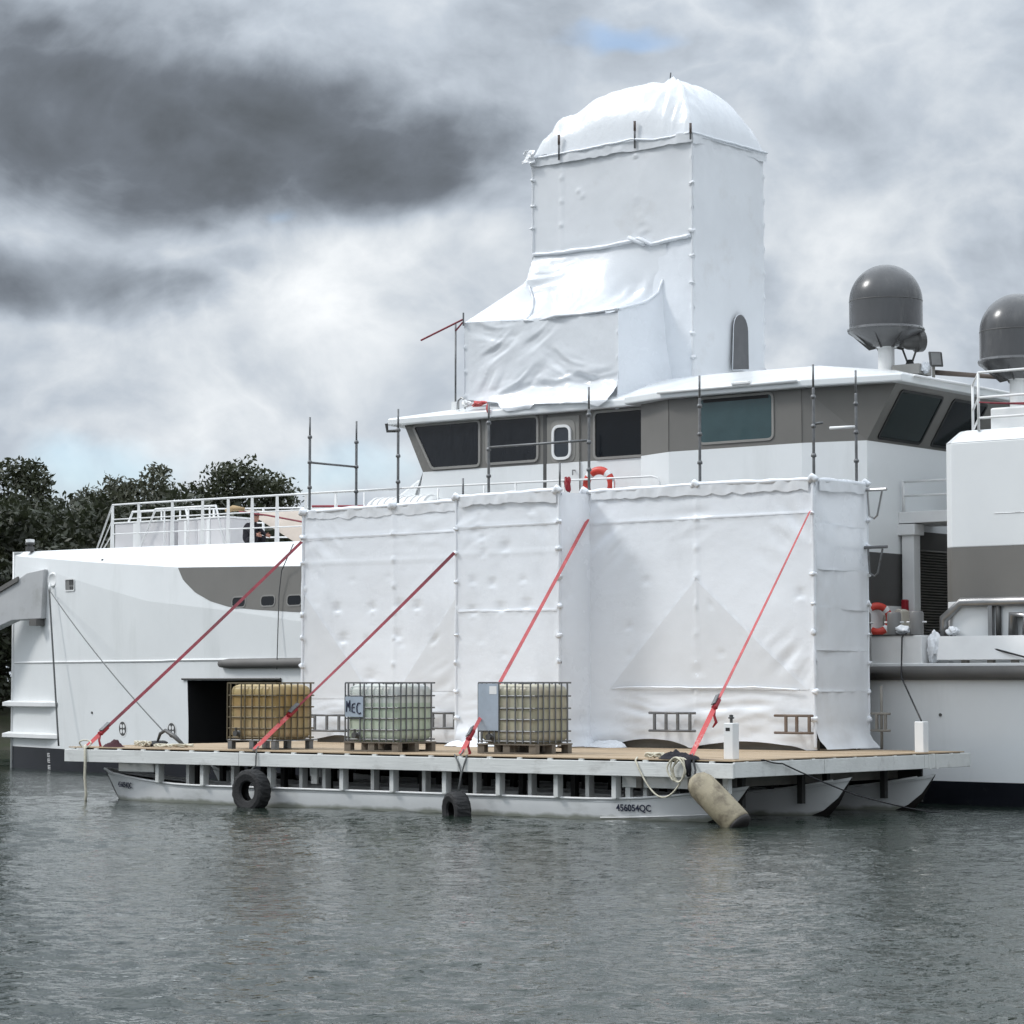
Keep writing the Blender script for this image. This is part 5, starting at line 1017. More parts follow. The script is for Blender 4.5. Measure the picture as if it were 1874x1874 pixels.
def tote(loc, label, bm, barm, rz=0., low_bottle=False, plate='small', metal_pallet=False):
    t = thing('liquid_tote', label, 'liquid tote', loc, rz, 'caged liquid totes on the barge deck')
    hx, hy = .575, .475
    def part(key, fn, name, m, par=None, smooth=False, at=None):
        if key not in _tm: _tm[key] = fn().mesh(name, smooth)
        me = _tm[key]
        if me.materials and me.materials[0] != m: me = me.copy(); me.materials.clear(); 
        o = link(name, me, m, par or t, local=True)
        if at: o.location = at
        return o
    # bottle: rounded box with vertical corrugation
    n = 88; zs = [.165, .18, .24, .30]+list(np.linspace(.36, 1.02, 12))+[1.07, 1.105, 1.12]
    P = []
    for z in zs:
        ins = .07*max(0, (.24-z)/.075)**1.5+.10*max(0, (z-1.04)/.08)**2; row = []
        for k in range(n+1):
            a = 2*PI*k/n; ca, sa = math.cos(a), math.sin(a); e_ = 11.
            r = 1/(abs(ca)**e_+abs(sa)**e_)**(1/e_); x, y = ca*r*(hx-.014-ins), sa*r*(hy-.014-ins)
            rib = .008*math.sin(x*26)*math.sin(y*26+1.5) if .3 < z < 1.03 else 0
            row.append((x*(1+rib), y*(1+rib), z))
        P.append(row)
    P = np.array(P); mb = MB().grid(P.transpose(1, 0, 2)[::-1]); mb.F.append(tuple(len(mb.V)-len(zs)-k*len(zs)+len(zs)-1 for k in range(n)))
    bo = mb.build('bottle', bm, t, smooth=True, local=True, fix=True)
    MB().lathe([(.09, 1.10), (.09, 1.145), (0, 1.15)], (0, 0, 0), 18).build('filler_cap', DGREY, bo, local=True)
    # cage
    for z, r_ in ((.20, .011), (.36, .010), (.55, .010), (.73, .010), (.93, .010)):
        part(('ring', r_), lambda: MB().tube([(-hx, -hy, 0), (hx, -hy, 0), (hx, hy, 0), (-hx, hy, 0)], .015, 6, closed=True), 'cage_ring', barm, at=(0, 0, z))
    part('rim', lambda: MB().box(-hx-.01, hx+.01, -hy-.01, -hy+.012, -.013, .013).box(-hx-.01, hx+.01, hy-.012, hy+.01, -.013, .013).box(-hx-.01, -hx+.012, -hy, hy, -.0125, .0125).box(hx-.012, hx+.01, -hy, hy, -.0125, .0125), 'cage_rim', barm, at=(0, 0, 1.145))
    vb = lambda: MB().tube([(0, 0, .17), (0, 0, 1.14)], .0135, 6)
    for x in (-.575, -.50, -.24, -.15, .02, .19, .34, .50):
        for y in (-hy, hy): part('bar', vb, 'cage_bar', barm, at=(x, y+(.012 if y > 0 else -.012), 0))
    for y in (-.40, -.26, -.10, .06, .22, .38):
        for x in (-hx, hx): part('bar', vb, 'cage_bar', barm, at=(x+(.012 if x > 0 else -.012), y, 0))
    # pallet
    pw = STEEL if metal_pallet else PALW
    if metal_pallet:
        part('sk', lambda: MB().tube([(-hx, -hy, .155), (hx, -hy, .155), (hx, hy, .155), (-hx, hy, .155)], .018, 6, closed=True), 'pallet_frame', pw)
        part('tray', lambda: MB().box(-hx, hx, -hy, hy, .15, .168), 'pallet_tray', DGREY)
        for x in (-.52, 0, .52):
            for y in (-.43, .43): part('foot', lambda: MB().box(-.05, .05, -.05, .05, .0, .15), 'pallet_foot', pw, at=(x, y, 0))
    else:
        part('pdeck', lambda: MB().box(-.60, .60, -.50, .50, .14, .162), 'pallet_deck', pw)
        for y in (-.43, 0, .43): part('prun', lambda: MB().box(-.60, .60, -.05, .05, .0, .022), 'pallet_runner', pw, at=(0, y, 0))
        for x in (-.53, 0, .53):
            for y in (-.43, 0, .43): part('pblk', lambda: MB().box(-.07, .07, -.05, .05, .022, .14), 'pallet_block', pw, at=(x, y, 0))
    v = MB().lathe([(.055, 0), (.055, .05), (.04, .06), (.04, .11), (.05, .12), (.05, .14), (0, .14)], (-.30, -hy+.03, .27), 12, Matrix.Rotation(PI/2, 3, 'X')).build('outlet_valve', DGREY, t, local=True, smooth=False)
    MB().box(-.31, -.29, -hy-.10, -hy-.06, .27, .37).build('valve_lever', DGREY, v, local=True)
    return t
B1 = bottle_mat('amber_bottle_plastic', (.64, .49, .24), (.44, .29, .10), (.58, .46, .27), .80)
B2 = bottle_mat('pale_green_bottle_plastic', (.76, .78, .73), (.60, .68, .55), (.64, .71, .57), .66)
B3 = bottle_mat('cream_bottle_plastic', (.68, .64, .50), (.56, .53, .40), (.52, .49, .37), .86)
BARB = mat('stained_cage_bar', (.17, .14, .09), .6, .4, var=.3, vs_=5)
t1 = tote((-10.32, .95, DK+.004), 'amber stained tote beside the dark shell door opening', B1, BARB, metal_pallet=True)
t2 = tote((-7.62, 1.02, DK+.004), 'pale green tote with hand lettered plate in the middle', B2, STEEL)
t3 = tote((-4.94, 1.28, DK+.004), 'cream tote with a tall blank blue grey plate, right of the others', B3, STEEL)
pl = MB().box(-.56, -.16, -.505, -.498, .575, .915).build('label_plate', PLATE, t2, local=True)
strokes = [[(-.53, .66), (-.52, .84), (-.49, .74), (-.455, .85), (-.45, .67)], [(-.335, .80), (-.39, .79), (-.405, .74), (-.35, .735)], [(-.405, .74), (-.40, .66), (-.34, .65)], [(-.22, .80), (-.265, .81), (-.295, .75), (-.29, .66), (-.245, .625), (-.205, .645)]]
for s in strokes:
    pts = []
    for a, b_ in zip(s[:-1], s[1:]): pts += [(a[0]*(1-q)+b_[0]*q, -.508, a[1]*(1-q)+b_[1]*q) for q in (0, .33, .66)]
    pts.append((s[-1][0], -.508, s[-1][1])); MB().tube(pts, .012, 6).build('marker_letter_stroke', INK, pl, local=True)
pl['label'] = 'plate hand lettered MEC'
pl3 = MB().box(-.565, -.15, -.505, -.498, .37, 1.13).build('label_plate', PLATE, t3, local=True); MB().box(-.33, -.18, -.509, -.505, .96, 1.09).build('paper_label', WHITE2, pl3, local=True)

# ---------------------------------------------------------------- straps
def ribbon(pts, w, name, m, par, tw=(0, 0), thick=.004, sag=.0, n=40):
    a, b_ = Vector(pts[0]), Vector(pts[1]); d = (b_-a); L_ = d.length; d.normalize(); v1 = d.cross(Vector((-.45, .85, .15))).normalized(); v2 = d.cross(v1)
    V_ = []
    for i in range(n+1):
        t = i/n; ang = tw[0]+(tw[1]-tw[0])*t; u = v1*math.cos(ang)+v2*math.sin(ang); k = d.cross(u); p = a.lerp(b_, t)+Vector((0, 0, -sag*4*t*(1-t)))
        V_.append([p+u*w/2+k*thick/2, p-u*w/2+k*thick/2, p-u*w/2-k*thick/2, p+u*w/2-k*thick/2])
    mb = MB(); mb.add([q for r in V_ for q in r], [(i*4+k, i*4+(k+1) % 4, i*4+4+(k+1) % 4, i*4+4+k) for i in range(n) for k in range(4)]+[(0, 1, 2, 3), (n*4, n*4+1, n*4+2, n*4+3)])
    return mb.build(name, m, par)
def strap(top, bot, label, m, m2, tw, rt=.86, tail=True):
    a, b_ = Vector(top), Vector(bot); r = a.lerp(b_, rt); t = thing('ratchet_strap', label, 'ratchet strap', bot, 0, 'red tie down straps')
    ribbon((a, r), .06, 'webbing', m, t, tw, sag=.02); ribbon((r, b_), .075, 'webbing', m2, t, (0, .4))
    d = (b_-a).normalized(); v = d.cross(Vector((0, 1, .2))).normalized(); k = d.cross(v)
    rb = MB().obox(r, d, v, k, (.11, .045, .03)).build('ratchet', REDP, t, bevel=.01); MB().obox(r-d*.06+k*.05, d, v, k, (.12, .04, .008)).build('ratchet_handle', STEEL, rb)
    MB().lathe([(.035, -.04), (.035, .04)], tuple(r+d*.09), 10, Matrix.Rotation(PI/2, 3, 'X')).build('spool', REDP, rb)
    MB().tube([b_-d*.10+v*.02, b_-d*.02+v*.03, b_+d*.03, b_-d*.02-v*.03], .012, 6).build('hook', STEEL, t)
    if tail:
        p = r+d*.1; MB().tube([p, p+Vector((.03, -.05, -.12)), p+Vector((.06, -.04, -.22)), p+Vector((.02, -.08, -.30))], [.028, .02, .025, .01], 6).build('loose_tail', REDP, t, smooth=True)
strap((-13.77, 5.42, 4.88), (-13.98, .02, .965), 'long red strap running down to the barge corner nearest the bow', RED, CORAL, (.2, .1), .93)
strap((-9.12, 4.52, 4.48), (-9.80, .0, .965), 'red strap passing in front of the amber tote', RED, CORAL, (.1, .9), .82, False)
strap((-6.75, 5.44, 5.05), (-5.25, .02, .965), 'red strap dropping behind the cream tote to the deck edge', ROSE, CORAL, (.1, .15), .93)
strap((-2.05, 5.42, 5.00), (-.84, .05, .965), 'coral strap tied near the white post at the barge corner', ROSE, CORAL, (1.15, .75), .80)

# ---------------------------------------------------------------- tyres, fender, ropes
def tyre(loc, R, w, rot, label, rope):
    t = thing('tyre_fender', label, 'tyre', loc, 0, 'tyre fenders hanging off the barge'); M = Matrix.Rotation(rot[2], 3, 'Z') @ Matrix.Rotation(rot[0], 3, 'X') @ Matrix.Rotation(PI/2, 3, 'X')
    pr = [(R*.43, -w*.30), (R*.50, -w*.42), (R*.78, -w*.5), (R*.94, -w*.44), (R, -w*.30), (R, w*.30), (R*.94, w*.44), (R*.78, w*.5), (R*.50, w*.42), (R*.43, w*.30)]
    n = 48; vs_ = []
    for i, (r, z) in enumerate(pr+[(R*.58, w*.24), (R*.86, w*.34), (R*.86, -w*.34), (R*.58, -w*.24)]):
        for k in range(n):
            a = 2*PI*k/n; rr = r*(.965 if (3 <= i <= 6 and (k+(i % 2)) % 3 == 0) else 1.); vs_.append(M @ Vector((rr*math.cos(a), rr*math.sin(a), z)))
    m = 14; fs = [(i*n+k, i*n+(k+1) % n, ((i+1) % m)*n+(k+1) % n, ((i+1) % m)*n+k) for i in range(m) for k in range(n)]
    MB().add(vs_, fs).build('tyre', RUBBER, t, local=True, fix=True)
    for pts in rope: MB().tube(pts, .013, 6).build('rope', ROPEG, t, smooth=True)
tyre((-9.66, -.20, .27), .37, .28, (.0, 0, -.02), 'black tyre hanging below the strap in front of the amber tote', [[(-9.68, -.06, .96), (-9.68, -.075, .85), (-9.68, -.08, .70), (-9.70, -.17, .62), (-9.84, -.2, .56)]])
tyre((-5.12, -.24, .08), .30, .28, (.05, 0, -.42), 'smaller black tyre half in the water below the cream tote', [[(-5.32, -.05, .955), (-5.22, -.065, .80), (-5.15, -.09, .66), (-5.13, -.2, .36)], [(-5.06, -.05, .955), (-5.11, -.065, .80), (-5.14, -.09, .66), (-5.11, -.2, .36)]])
# cylindrical fender
fd = thing('cylinder_fender', 'worn beige cylindrical fender hanging at the barge corner', 'fender', (-.1, -.3, .3))
ax = Vector((.64, .02, -.55)).normalized(); M = ax.to_track_quat('Z', 'Y').to_matrix(); r = .215
MB().lathe([(.0, -.56), (.10, -.545), (.17, -.49), (r, -.38), (r*1.03, 0), (r, .42), (r*.97, .44), (r*.93, .455)], (-.10, -.30, .335), 28, M).build('fender_body', FEND, fd, smooth=True)
MB().lathe([(r*.94, .44), (r*.93, .50), (r*.6, .54), (0, .545)], (-.10, -.30, .335), 28, M).build('end_plate', ANTIF, fd, smooth=True)
MB().tube([Vector((-.10, -.30, .335))-ax*.55, (-.62, -.12, .80), (-.70, -.06, .93), (-.72, .05, .965)], .016, 6).build('lanyard', ROPEB, fd)
# white rope coil and slack loop
rp_ = []
for k in range(90):
    a = k*2*PI/24; rp_.append((-.92+(.13+.015*math.sin(k*.7))*math.cos(a)+.02*math.sin(k*.21), -.07-.0015*k, .80+(.165+.02*math.sin(k*.5))*math.sin(a)))
rc = tag(MB().tube(rp_, .014, 6).build('rope_coil', ROPEW, smooth=True), 'cream rope coil hanging on the fascia above the worn fender', 'rope')
pts = [(-1.78, .02, .97), (-1.76, -.06, .93)]+[(-1.74+.85*t, -.07, .90-.52*math.sin(PI*min(1, t*.86))**.9) for t in np.linspace(.05, .95, 16)]
tag(MB().tube(pts, .014, 6).build('slack_rope', ROPEW, smooth=True), 'cream slack rope looping below the deck edge by the coil', 'rope')
def pile(name, label, cat, m, x, y, rx, ry, h, seed, z=DK, flat=False):
    n, k = 26, 18; P = np.zeros((n+1, k, 3))
    for i in range(n+1):
        a = 2*PI*(i % n)/n
        for j in range(k):
            t = j/(k-1); q = 1+.35*float(fbm(math.cos(a)*1.5, math.sin(a)*1.5+seed, seed, 3)); P[i, j] = (x+rx*t*q*math.cos(a), y+ry*t*q*math.sin(a), z+.003+h*(1-t**2)*(1+1.1*float(fbm(t*3*math.cos(a), t*3*math.sin(a), seed+3, 3))))
    P[..., 2] = np.maximum(P[..., 2], z+.002)
    return tag(MB().grid(P).build(name, m, smooth=True, fix=True), label, cat)
pile('cloth_bundle', 'dark navy cloth heap on the deck edge beside the slack rope', 'cloth', CLOTHB, -1.15, .12, .32, .12, .10, 3)
pile('rag', 'black rag draped where the coral strap meets the deck edge', 'rag', CLOTHB, -.80, .03, .16, .08, .06, 9)
tag(MB().tube([(-.80, -.052, .95), (-.80, -.058, .80), (-.78, -.06, .70)], [.05, .06, .03], 8).build('hanging_rag', CLOTHB, smooth=True), 'black rag end hanging down the fascia inside the rope coil', 'rag')
def knot(name, label, x, y, z, r, seed, m=ROPEW, n=70, th=.014, fl=.5):
    rs = np.random.RandomState(seed); ph = rs.rand(6)*6; pts = [(x+r*(math.sin(.9*k*.35+ph[0])*.6+.5*math.sin(.37*k+ph[1])), y+r*.6*(math.cos(.83*k*.35+ph[2])*.6+.4*math.sin(.29*k+ph[3])), z+th+fl*r*abs(math.sin(.41*k+ph[4]))) for k in range(n)]
    return tag(MB().tube(pts, th, 6).build(name, m, smooth=True), label, 'rope')
knot('rope_tangle', 'small cream rope tangle on the deck beside the navy cloth', -1.55, .15, DK, .14, 2)
k_ = knot('rope_tangle', 'long cream rope heap on the deck between the two thruster marks', -13.1, .55, DK, .18, 4, n=60); knot('rope_tangle', 'low cream rope strewn right of the dark steel hook', -12.35, .6, DK, .30, 6, n=80, fl=.15)
tag(MB().tube([(-13.98, -.02, .98), (-13.95, -.06, .93), (-13.93, -.07, .7), (-13.95, -.06, .4), (-13.92, -.05, .1), (-13.95, -.05, -.1)], .024, 8).build('hanging_rope', ROPEW, smooth=True), 'cream rope hanging into the water at the barge corner near the bow', 'rope')
a_ = [(-13.98+.14*math.cos(a), -.03+.03*math.sin(a*2), 1.0+.07*math.sin(a)) for a in np.linspace(0, 2*PI, 20)]
tag(MB().tube(a_, .014, 6).build('rope_loop', ROPEW, smooth=True), 'small cream rope loop round the hook of the long strap', 'rope')
pile('cloth_bundle', 'dark maroon cloth lying behind the hook of the long strap', 'cloth', mat('maroon_cloth', (.05, .012, .018), .9), -13.55, .25, .25, .12, .10, 15)
# dark steel hook and pad
hk = thing('steel_hook', 'dark steel hook with round pad lying on the deck near the bow', 'hook', (-12.8, .6, DK))
MB().lathe([(0, .0), (.22, .005), (.24, .03), (.20, .06), (.06, .075), (0, .08)], (-13.05, .8, DK+.03), 24, Matrix.Rotation(.12, 3, 'X')).build('round_pad', BLACK, hk, smooth=True)
MB().tube([(-13.0, .8, DK+.06), (-12.86, .75, DK+.24), (-12.70, .72, DK+.30), (-12.45, .7, DK+.20), (-12.22, .68, DK+.06)], [.02, .03, .035, .045, .03], 8).build('bent_arm', DGREY, hk, smooth=True)
# wire lines at the bow
fp = hullz(-27.0, 4.63)
def line(label, pts, r=.014, m=ROPEG, cat='mooring line', name='mooring_line', sag=0):
    P = []; 
    for a, b_ in zip(pts[:-1], pts[1:]):
        a, b_ = Vector(a), Vector(b_); P += [a.lerp(b_, t)+Vector((0, 0, -sag*4*t*(1-t))) for t in np.linspace(0, 1, 14)[:-1]]
    P.append(Vector(pts[-1])); return tag(MB().tube(P, r, 6).build(name, m, smooth=True), label, cat)
line('grey line hanging straight down from the bow fairlead', [(-26.95, fp.y-.18, 4.38), (-25.95, 10.05, .62)], .022)
line('grey line slanting from the bow fairlead to the steel hook', [(-26.95, fp.y-.18, 4.38), (-12.80, .75, 1.25)], .013, sag=.12)
line('thin grey cord hanging over the painted flash beside the sheeting', [(-16.6, 8.2, 5.05), (-17.15, 8.42, 4.5), (-17.25, 8.45, 4.0), (-17.30, 8.45, 2.4)], .012, cat='cord', name='cord')
line('black line dropping from the bollards to the far white barge post', [(-1.75, 8.1, 2.97), (-1.70, 7.86, 2.90), (-1.60, 7.65, 2.2), (-.22, 5.9, 1.47)], .014, ROPEB)
line('black line crossing the sloped white coaming at right', [(-1.35, 8.1, 3.02), (-1.0, 8.24, 2.96), (-.75, 8.15, 2.86), (1.2, 7.7, 2.42)], .017, ROPEB)
line('black line running from the barge corner down to the water past the pontoon ends', [(-.85, .02, .965), (.02, .75, .945), (.06, 1.2, .88), (.12, 3.2, .35), (.35, 5.0, .03), (1.0, 7, -.1)], .012, ROPEB, sag=.015)
# ---------------------------------------------------------------- things on the ship
def dome(x, y, z0, r, zb_, label, ped=.155):
    t = thing('satellite_dome', label, 'satellite dome', (x, y, z0), 0, 'grey satellite domes')
    zc_ = zb_+.79*r
    prof = [(r*1.045, zb_-.02), (r*1.06, zb_), (r*1.03, zb_+.03), (r, zb_+.05), (r, zc_)]+[(r*math.cos(a), zc_+r*1.02*math.sin(a)) for a in np.linspace(.08, PI/2-.001, 16)]
    s = MB().lathe(prof, (x, y, 0), 48).build('dome_shell', DOME, t); smooth_by_angle(s, 35)
    b_ = MB().lathe([(.30, zb_-.32), (r*1.03, zb_-.045), (r*1.045, zb_-.021)], (x, y, 0), 48).build('dome_base', DOME, t, fix=True); smooth_by_angle(b_, 35)
    MB().lathe([(r*1.001, zc_-.012), (r*1.006, zc_-.006), (r*1.006, zc_+.006), (r*1.001, zc_+.012)], (x, y, 0), 48).build('shell_seam', DGREY, s, smooth=True)
    for k in range(20):
        a = k*PI/10; MB().lathe([(.014, -.03), (.014, .014), (0, .016)], (x+r*1.035*math.cos(a), y+r*1.035*math.sin(a), zb_+.012), 6).build('flange_bolt', STEEL, s)
    for k in range(8):
        a = k*PI/4+.2; c, s_ = math.cos(a), math.sin(a)
        MB().add([(x+c*.2, y+s_*.2, zb_-.335), (x+c*r*.98, y+s_*r*.98, zb_-.065), (x+c*.34, y+s_*.34, zb_-.36)], [(0, 1, 2)]).build('base_rib', DGREY, b_)
    if ped: MB().lathe([(ped*1.3, z0), (ped*1.3, z0+.02), (ped, z0+.03), (ped, zb_-.33), (ped*1.15, zb_-.32)], (x, y, 0), 24).build('pedestal', WHITE2, t, smooth=False)
dome(-3.50, 10.5, 7.93, .69, 8.74, 'grey satellite dome on white pedestal at the wheelhouse roof corner')
dome(-.78, 10.55, 6.92, .69, 7.94, 'grey satellite dome cut by the right edge of the picture')
def buoy(loc, R, rot, label):
    t = thing('lifebuoy', label, 'lifebuoy', loc, 0, 'orange lifebuoys'); M = rot; n, k = 48, 12; tr_ = R*.22
    def seg(a0, a1, rr, nn):
        P = np.zeros((nn+1, k+1, 3))
        for i in range(nn+1):
            a = a0+(a1-a0)*i/nn
            for j in range(k+1):
                b_ = 2*PI*j/k; P[i, j] = M @ Vector(((R*.78+rr*math.cos(b_))*math.cos(a), rr*.75*math.sin(b_), (R*.78+rr*math.cos(b_))*math.sin(a)))
        return MB().grid(P)
    seg(0, 2*PI, tr_, n).build('ring', BUOYR, t, smooth=True, local=True, fix=False)
    for q in range(4): seg(PI/4+q*PI/2-.16, PI/4+q*PI/2+.16, tr_*1.04, 6).build('white_band', WHITE2, t, smooth=True, local=True, fix=False)
buoy((-8.62, 8.30, 5.93), .36, Matrix.Rotation(.1, 3, 'Z'), 'orange lifebuoy on the side deck rail right of the wheelhouse door')
buoy((-2.70, 8.72, 3.25), .30, Matrix.Rotation(.9, 3, 'Z'), 'orange lifebuoy behind the bollards at the right end of the sheeting')
# red box, cream box
fb = tag(MB().box(-2.62, -2.50, 9.42, 9.53, 2.85, 3.62).build('extinguisher_case', REDP, bevel=.03), 'narrow dark red extinguisher case below the walkway post', 'extinguisher case')
tag(MB().prism([(-2.74, 2.37), (-2.35, 2.37), (-2.35, 3.4), (-2.45, 3.44), (-2.55, 3.38), (-2.74, 3.33)], lambda a, b_, c: (a, c, b_), 9.0, 9.28).build('canvas_cover', CREAMB, bevel=.02), 'cream canvas cover standing behind the orange lifebuoy', 'cover')
def crumple(name, label, cat, m, c, s, seed):
    n, k = 24, 14; P = np.zeros((n+1, k, 3))
    for i in range(n+1):
        a = 2*PI*(i % n)/n
        for j in range(k):
            b_ = -PI/2+PI*j/(k-1); d = Vector((math.cos(b_)*math.cos(a), math.cos(b_)*math.sin(a), math.sin(b_))); q = 1+.7*float(fbm(d.x*1.6+d.z*1.1, d.y*1.6-d.z, seed, 4)); P[i, j] = (c[0]+d.x*s[0]*q, c[1]+d.y*s[1]*q, c[2]+d.z*s[2]*q)
    return tag(MB().grid(P).build(name, m, smooth=False, fix=True), label, cat)
crumple('crumpled_sheet', 'white crumpled plastic between the two bollards', 'plastic', WRAPG, (-1.83, 8.12, 3.03), (.15, .09, .075), 4)
crumple('crumpled_sheet', 'white crumpled plastic hanging at the end of the sloped coaming', 'plastic', WRAPG, (-1.20, 8.1, 2.70), (.14, .10, .26), 7)
crumple('crumpled_sheet', 'small white plastic wad at the foot of the pipe frame', 'plastic', WRAPG, (-.88, 8.18, 3.0), (.10, .07, .07), 8)
# searchlight and floodlight on the roof
sl_ = thing('searchlight', 'dark searchlight on a bracket behind the wheelhouse dome', 'searchlight', (-3.08, 10.65, 7.95))
M = Vector((.5, .9, .12)).to_track_quat('Z', 'Y').to_matrix(); MB().lathe([(0, -.25), (.10, -.24), (.16, -.1), (.18, .05), (.22, .08), (.22, .20), (.19, .20), (.17, .10), (0, .10)], (-3.03, 10.65, 8.52), 24, M).build('lamp_head', DGREY, sl_, smooth=False)
for s in (-1, 1): MB().tube([(-3.08+s*.05, 10.65, 8.12), (-3.08+s*.17, 10.65, 8.42)], .02, 6).build('yoke_arm', DGREY, sl_)
MB().lathe([(.09, 8.06), (.07, 8.12), (.04, 8.17), (0, 8.17)], (-3.08, 10.65, 0), 12).build('swivel', BLACK, sl_); MB().box(-3.33, -2.75, 10.4, 10.9, 7.86, 8.06).build('plinth', mat('plinth_grey', (.33, .32, .30), .6), sl_, bevel=.02)
fl_ = thing('floodlight', 'small square floodlight at the aft roof edge', 'floodlight', (-2.5, 10.6, 7.9))
MB().obox((-2.50, 10.6, 8.13), (.7, .7, 0), (-.7, .7, .2), (0, -.2, 1), (.12, .06, .14)).build('lamp_case', DGREY, fl_, bevel=.02); MB().obox((-2.47, 10.55, 8.13), (.7, .7, 0), (-.7, .7, .2), (0, -.2, 1), (.09, .02, .11)).build('lamp_glass', STAIN, fl_); MB().tube([(-2.55, 10.6, 7.7), (-2.55, 10.6, 8.05)], .03, 8).build('stem', TIMBG, fl_)
crumple('crumpled_sheet', 'white plastic bag tied beside the square floodlight', 'plastic', WRAPG, (-2.68, 10.55, 7.98), (.09, .08, .10), 9)
tag(MB().tube([(-2.6, 10.7, 7.90), (-1.2, 11.0, 7.72), (.2, 11.2, 7.45)], [.05, .04, .03], 8).build('spar', mat('brown_spar', (.12, .095, .08), .7), smooth=True), 'brown spar lying aft along the wheelhouse roof', 'spar')
tag(MB().tube([(-.5, 11.0, 7.55), (.0, 11.05, 7.54), (.8, 11.1, 7.50)], [.03, .04, .03], 8).build('spar', bpy.data.materials['brown_spar'], smooth=True), 'second brown spar over the green sheet behind the aft railing', 'spar')
pile('green_sheet', 'light green sheet bundled behind the aft railing', 'sheet', GREENT, .1, 11.0, .45, .2, .35, 22, z=7.05)
# roof items at the wheelhouse front
pr_ = thing('roof_pole', 'thin steel pole at the wheelhouse front holding a red bar', 'pole', (-12.9, 9.1, 7.75))
MB().tube([(-12.89, 9.1, 7.72), (-12.89, 9.1, 9.52)], .020, 8).build('pole', STEEL, pr_, smooth=True); MB().tube([(-13.83, 9.1, 9.26), (-12.62, 9.0, 9.58)], .020, 6).build('red_bar', RED, pr_); MB().tube([(-12.89, 9.1, 9.38), (-12.62, 9.0, 9.52)], .018, 6).build('brace', RED, pr_); MB().tube([(-12.60, 9.0, 9.45), (-12.60, 9.0, 9.72)], .018, 6).build('stub', STEEL, pr_)
MB().box(-12.95, -12.83, 9.04, 9.16, 7.70, 7.90).build('pole_foot', WHITE2, pr_)
tag(MB().tube([(-12.70, 8.95, 7.72), (-12.69, 8.95, 7.90), (-12.60, 8.95, 7.96), (-12.52, 8.95, 7.90), (-12.51, 8.95, 7.72)], .022, 8).build('vent_pipe', STAIN, smooth=True), 'small bent vent pipe on the wheelhouse roof edge', 'vent pipe')
crumple('barrier_tape', 'red and white barrier tape bunched under the wrapped box', 'tape', CORAL, (-12.02, 8.8, 7.78), (.17, .08, .05), 12); crumple('barrier_tape', 'short red tape end hanging right of the bunched tape', 'tape', CORAL, (-11.70, 8.7, 7.66), (.04, .03, .09), 13); crumple('barrier_tape', 'white and red tape knot left of the bunched tape', 'tape', WHITE2, (-12.35, 8.8, 7.80), (.10, .06, .07), 14)
crumple('red_bag', 'red fabric bag tied to the scaffold pole by the lifebuoy', 'bag', REDP, (-7.30, 5.55, 5.72), (.065, .05, .13), 16)
# liferaft canister
lr = thing('liferaft_canister', 'white ribbed liferaft canister lying on the side deck', 'liferaft', (-14.0, 9.0, 5.6))
MB().lathe([(0, -.95), (.2, -.93), (.30, -.85), (.33, -.6), (.33, .6), (.30, .85), (.2, .93), (0, .95)], (-14.0, 8.8, 5.64), 28, Matrix.Rotation(PI/2, 3, 'Y')).build('canister_shell', WHITE2, lr, smooth=True)
for k in range(9): x = -14.72+k*.18; MB().lathe([(.335, -.03), (.35, -.015), (.35, .015), (.335, .03)], (x, 8.8, 5.64), 28, Matrix.Rotation(PI/2, 3, 'Y')).build('shell_rib', WHITE2, lr, smooth=True)
for x in (-14.5, -13.5): MB().box(x-.06, x+.06, 8.55, 9.05, 5.0, 5.5).build('cradle', WHITE2, lr)
# tan tarpaulin over the foredeck hatch
n, k = 34, 26; P = np.zeros((n, k, 3))
for i in range(n):
    for j in range(k):
        a, b_ = i/(n-1), j/(k-1); x = -20.3+2.6*a; y = 10.5+1.3*b_
        z = 6.06-.02*a-.85*max(0, (.45-b_)/.45)**1.2*np.clip(a*1.5, 0, 1)+.03*float(fbm(a*5, b_*5, 5))-.04*math.sin(PI*a); P[i, j] = (x, y-.1*float(vnoise(a*4, b_*3, 2)), z)
tp = thing('tarpaulin', 'tan tarpaulin tent on the foredeck next to the sheeting', 'tarpaulin', (-19, 10.9, 5.2))
MB().grid(P).build('cover', TARP, tp, smooth=True, fix=False); MB().tube([(-20.1, 10.15, 5.98), (-19.2, 10.12, 5.86), (-18.0, 10.1, 5.65)], .022, 6).build('strap', RED, tp)
for x in (-20.4, -17.9): MB().tube([(x, 11.0, 5.15), (x, 11.0, 6.03)], .025, 6).build('tent_pole', STAIN, tp)
tag(MB().tube([(-21.1, 10.75, 6.08), (-20.85, 10.7, 6.12), (-20.45, 10.65, 6.08)], [.05, .07, .04], 8).build('rolled_canvas', mat('ochre_canvas', (.42, .30, .16), .8), smooth=True), 'ochre rolled canvas on the forward edge of the tarpaulin', 'canvas')
tag(MB().tube([(-18.0, 10.3, 6.02), (-16.4, 10.2, 5.95), (-15.6, 10.1, 5.86)], .03, 6).build('red_spar', RED, smooth=True), 'red spar sticking out past the tarpaulin above the sheeting', 'spar')
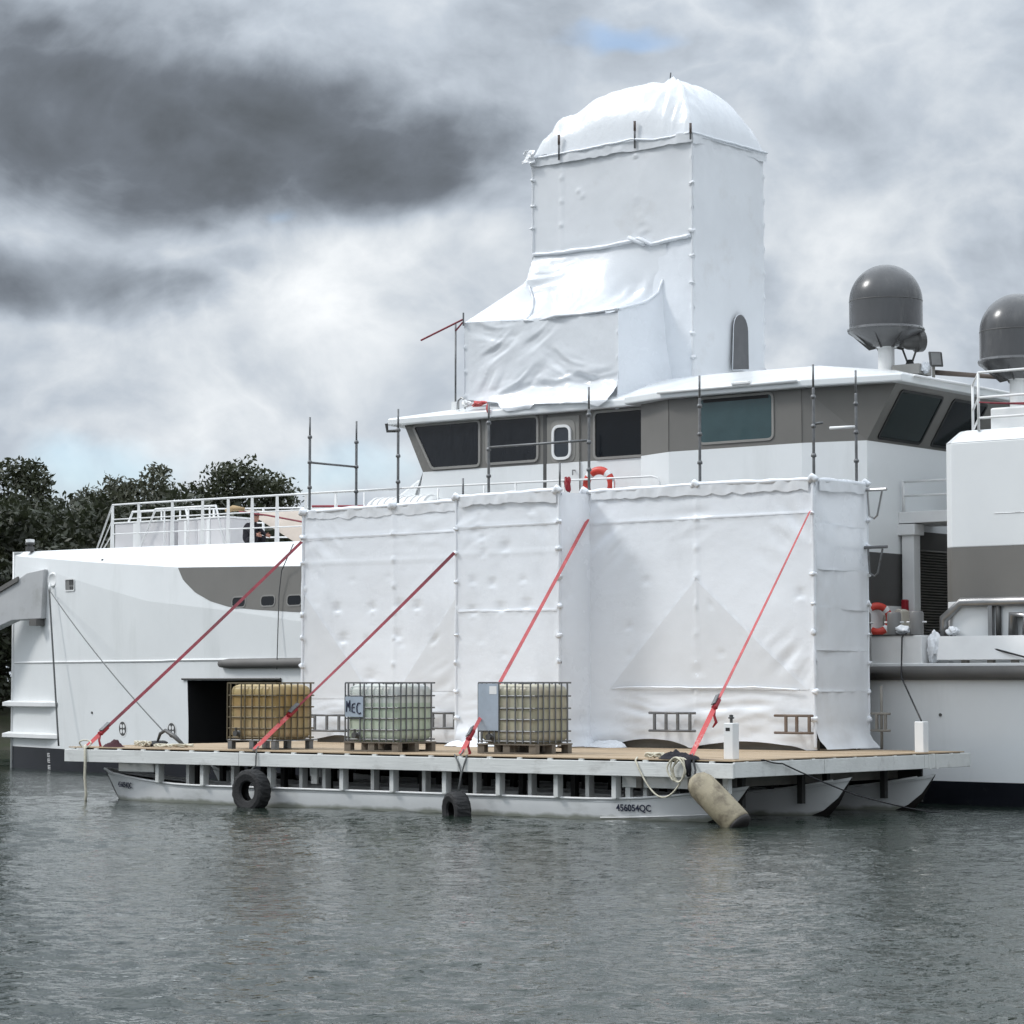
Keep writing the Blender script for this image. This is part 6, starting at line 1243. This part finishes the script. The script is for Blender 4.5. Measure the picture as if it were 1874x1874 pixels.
# crew member
pn = thing('person', 'person in dark clothes and black cap crouching behind the foredeck rail', 'person', (-19.9, 10.25, 5.1))
def skinned(name, verts, edges, radii, m, par, root=0, sub=2):
    me = bpy.data.meshes.new(name); me.from_pydata(verts, edges, []); o = link(name, me, m, par, local=True)
    o.modifiers.new('skin', 'SKIN'); 
    for i, r_ in enumerate(radii): d_ = me.skin_vertices[0].data[i]; d_.radius = (r_, r_) if not isinstance(r_, tuple) else r_; d_.use_root = i == root
    s = o.modifiers.new('sub', 'SUBSURF'); s.levels = s.render_levels = sub; return o
#   crouching: hips low, knees forward, back bent, arms reaching to the right
bv = [(0, 0, .22), (.03, 0, .36), (.08, 0, .50), (.13, 0, .60), (.15, 0, .66),
      (.10, -.16, .55), (.24, -.20, .40), (.40, -.16, .34), (.10, .16, .55), (.24, .20, .40), (.40, .16, .34),
      (.05, -.11, .20), (.36, -.13, .30), (.24, -.13, .06), (.36, -.13, .045), (.05, .11, .20), (.36, .13, .30), (.24, .13, .06), (.36, .13, .045)]
be = [(0, 1), (1, 2), (2, 3), (3, 4), (2, 5), (5, 6), (6, 7), (2, 8), (8, 9), (9, 10), (0, 11), (11, 12), (12, 13), (13, 14), (0, 15), (15, 16), (16, 17), (17, 18)]
br = [.14, .15, .155, .085, .06, .07, .052, .04, .07, .052, .04, .095, .075, .05, .045, .095, .075, .05, .045]
skinned('body', bv, be, br, CLOTHB, pn)
hd = MB().lathe([(0, -.125), (.05, -.12), (.075, -.07), (.088, .0), (.085, .05), (.06, .10), (0, .12)], (.20, 0, .755), 20); hd.add([(.275, -.02, .745), (.275, .02, .745), (.312, 0, .735), (.28, 0, .79)], [(0, 1, 2), (0, 2, 3), (1, 3, 2)])
hd = hd.build('head', SKIN, pn, local=True, smooth=True)
MB().lathe([(.096, .0), (.098, .05), (.075, .10), (0, .125)], (.19, 0, .775), 20).build('cap', CLOTHB, hd, local=True, smooth=True); MB().obox((.31, 0, .785), (1, 0, -.1), (0, 1, 0), (.1, 0, 1), (.05, .07, .008)).build('cap_peak', CLOTHB, hd, local=True)
for s in (-1, 1):
    hh = MB().obox((.44, s*.155, .33), (1, 0, -.2), (0, 1, 0), (.2, 0, 1), (.045, .018, .035))
    for q in range(4): hh.tube([(.475, s*.155, .355-q*.017), (.515-.004*abs(q-1), s*.15, .345-q*.017), (.53-.006*abs(q-1), s*.135, .325-q*.016)], [.0095, .009, .007], 6)
    hh.tube([(.43, s*.155, .36), (.46, s*.135, .385), (.485, s*.13, .385)], [.011, .010, .008], 6); hh.build('hand', SKIN, pn, local=True, smooth=True)
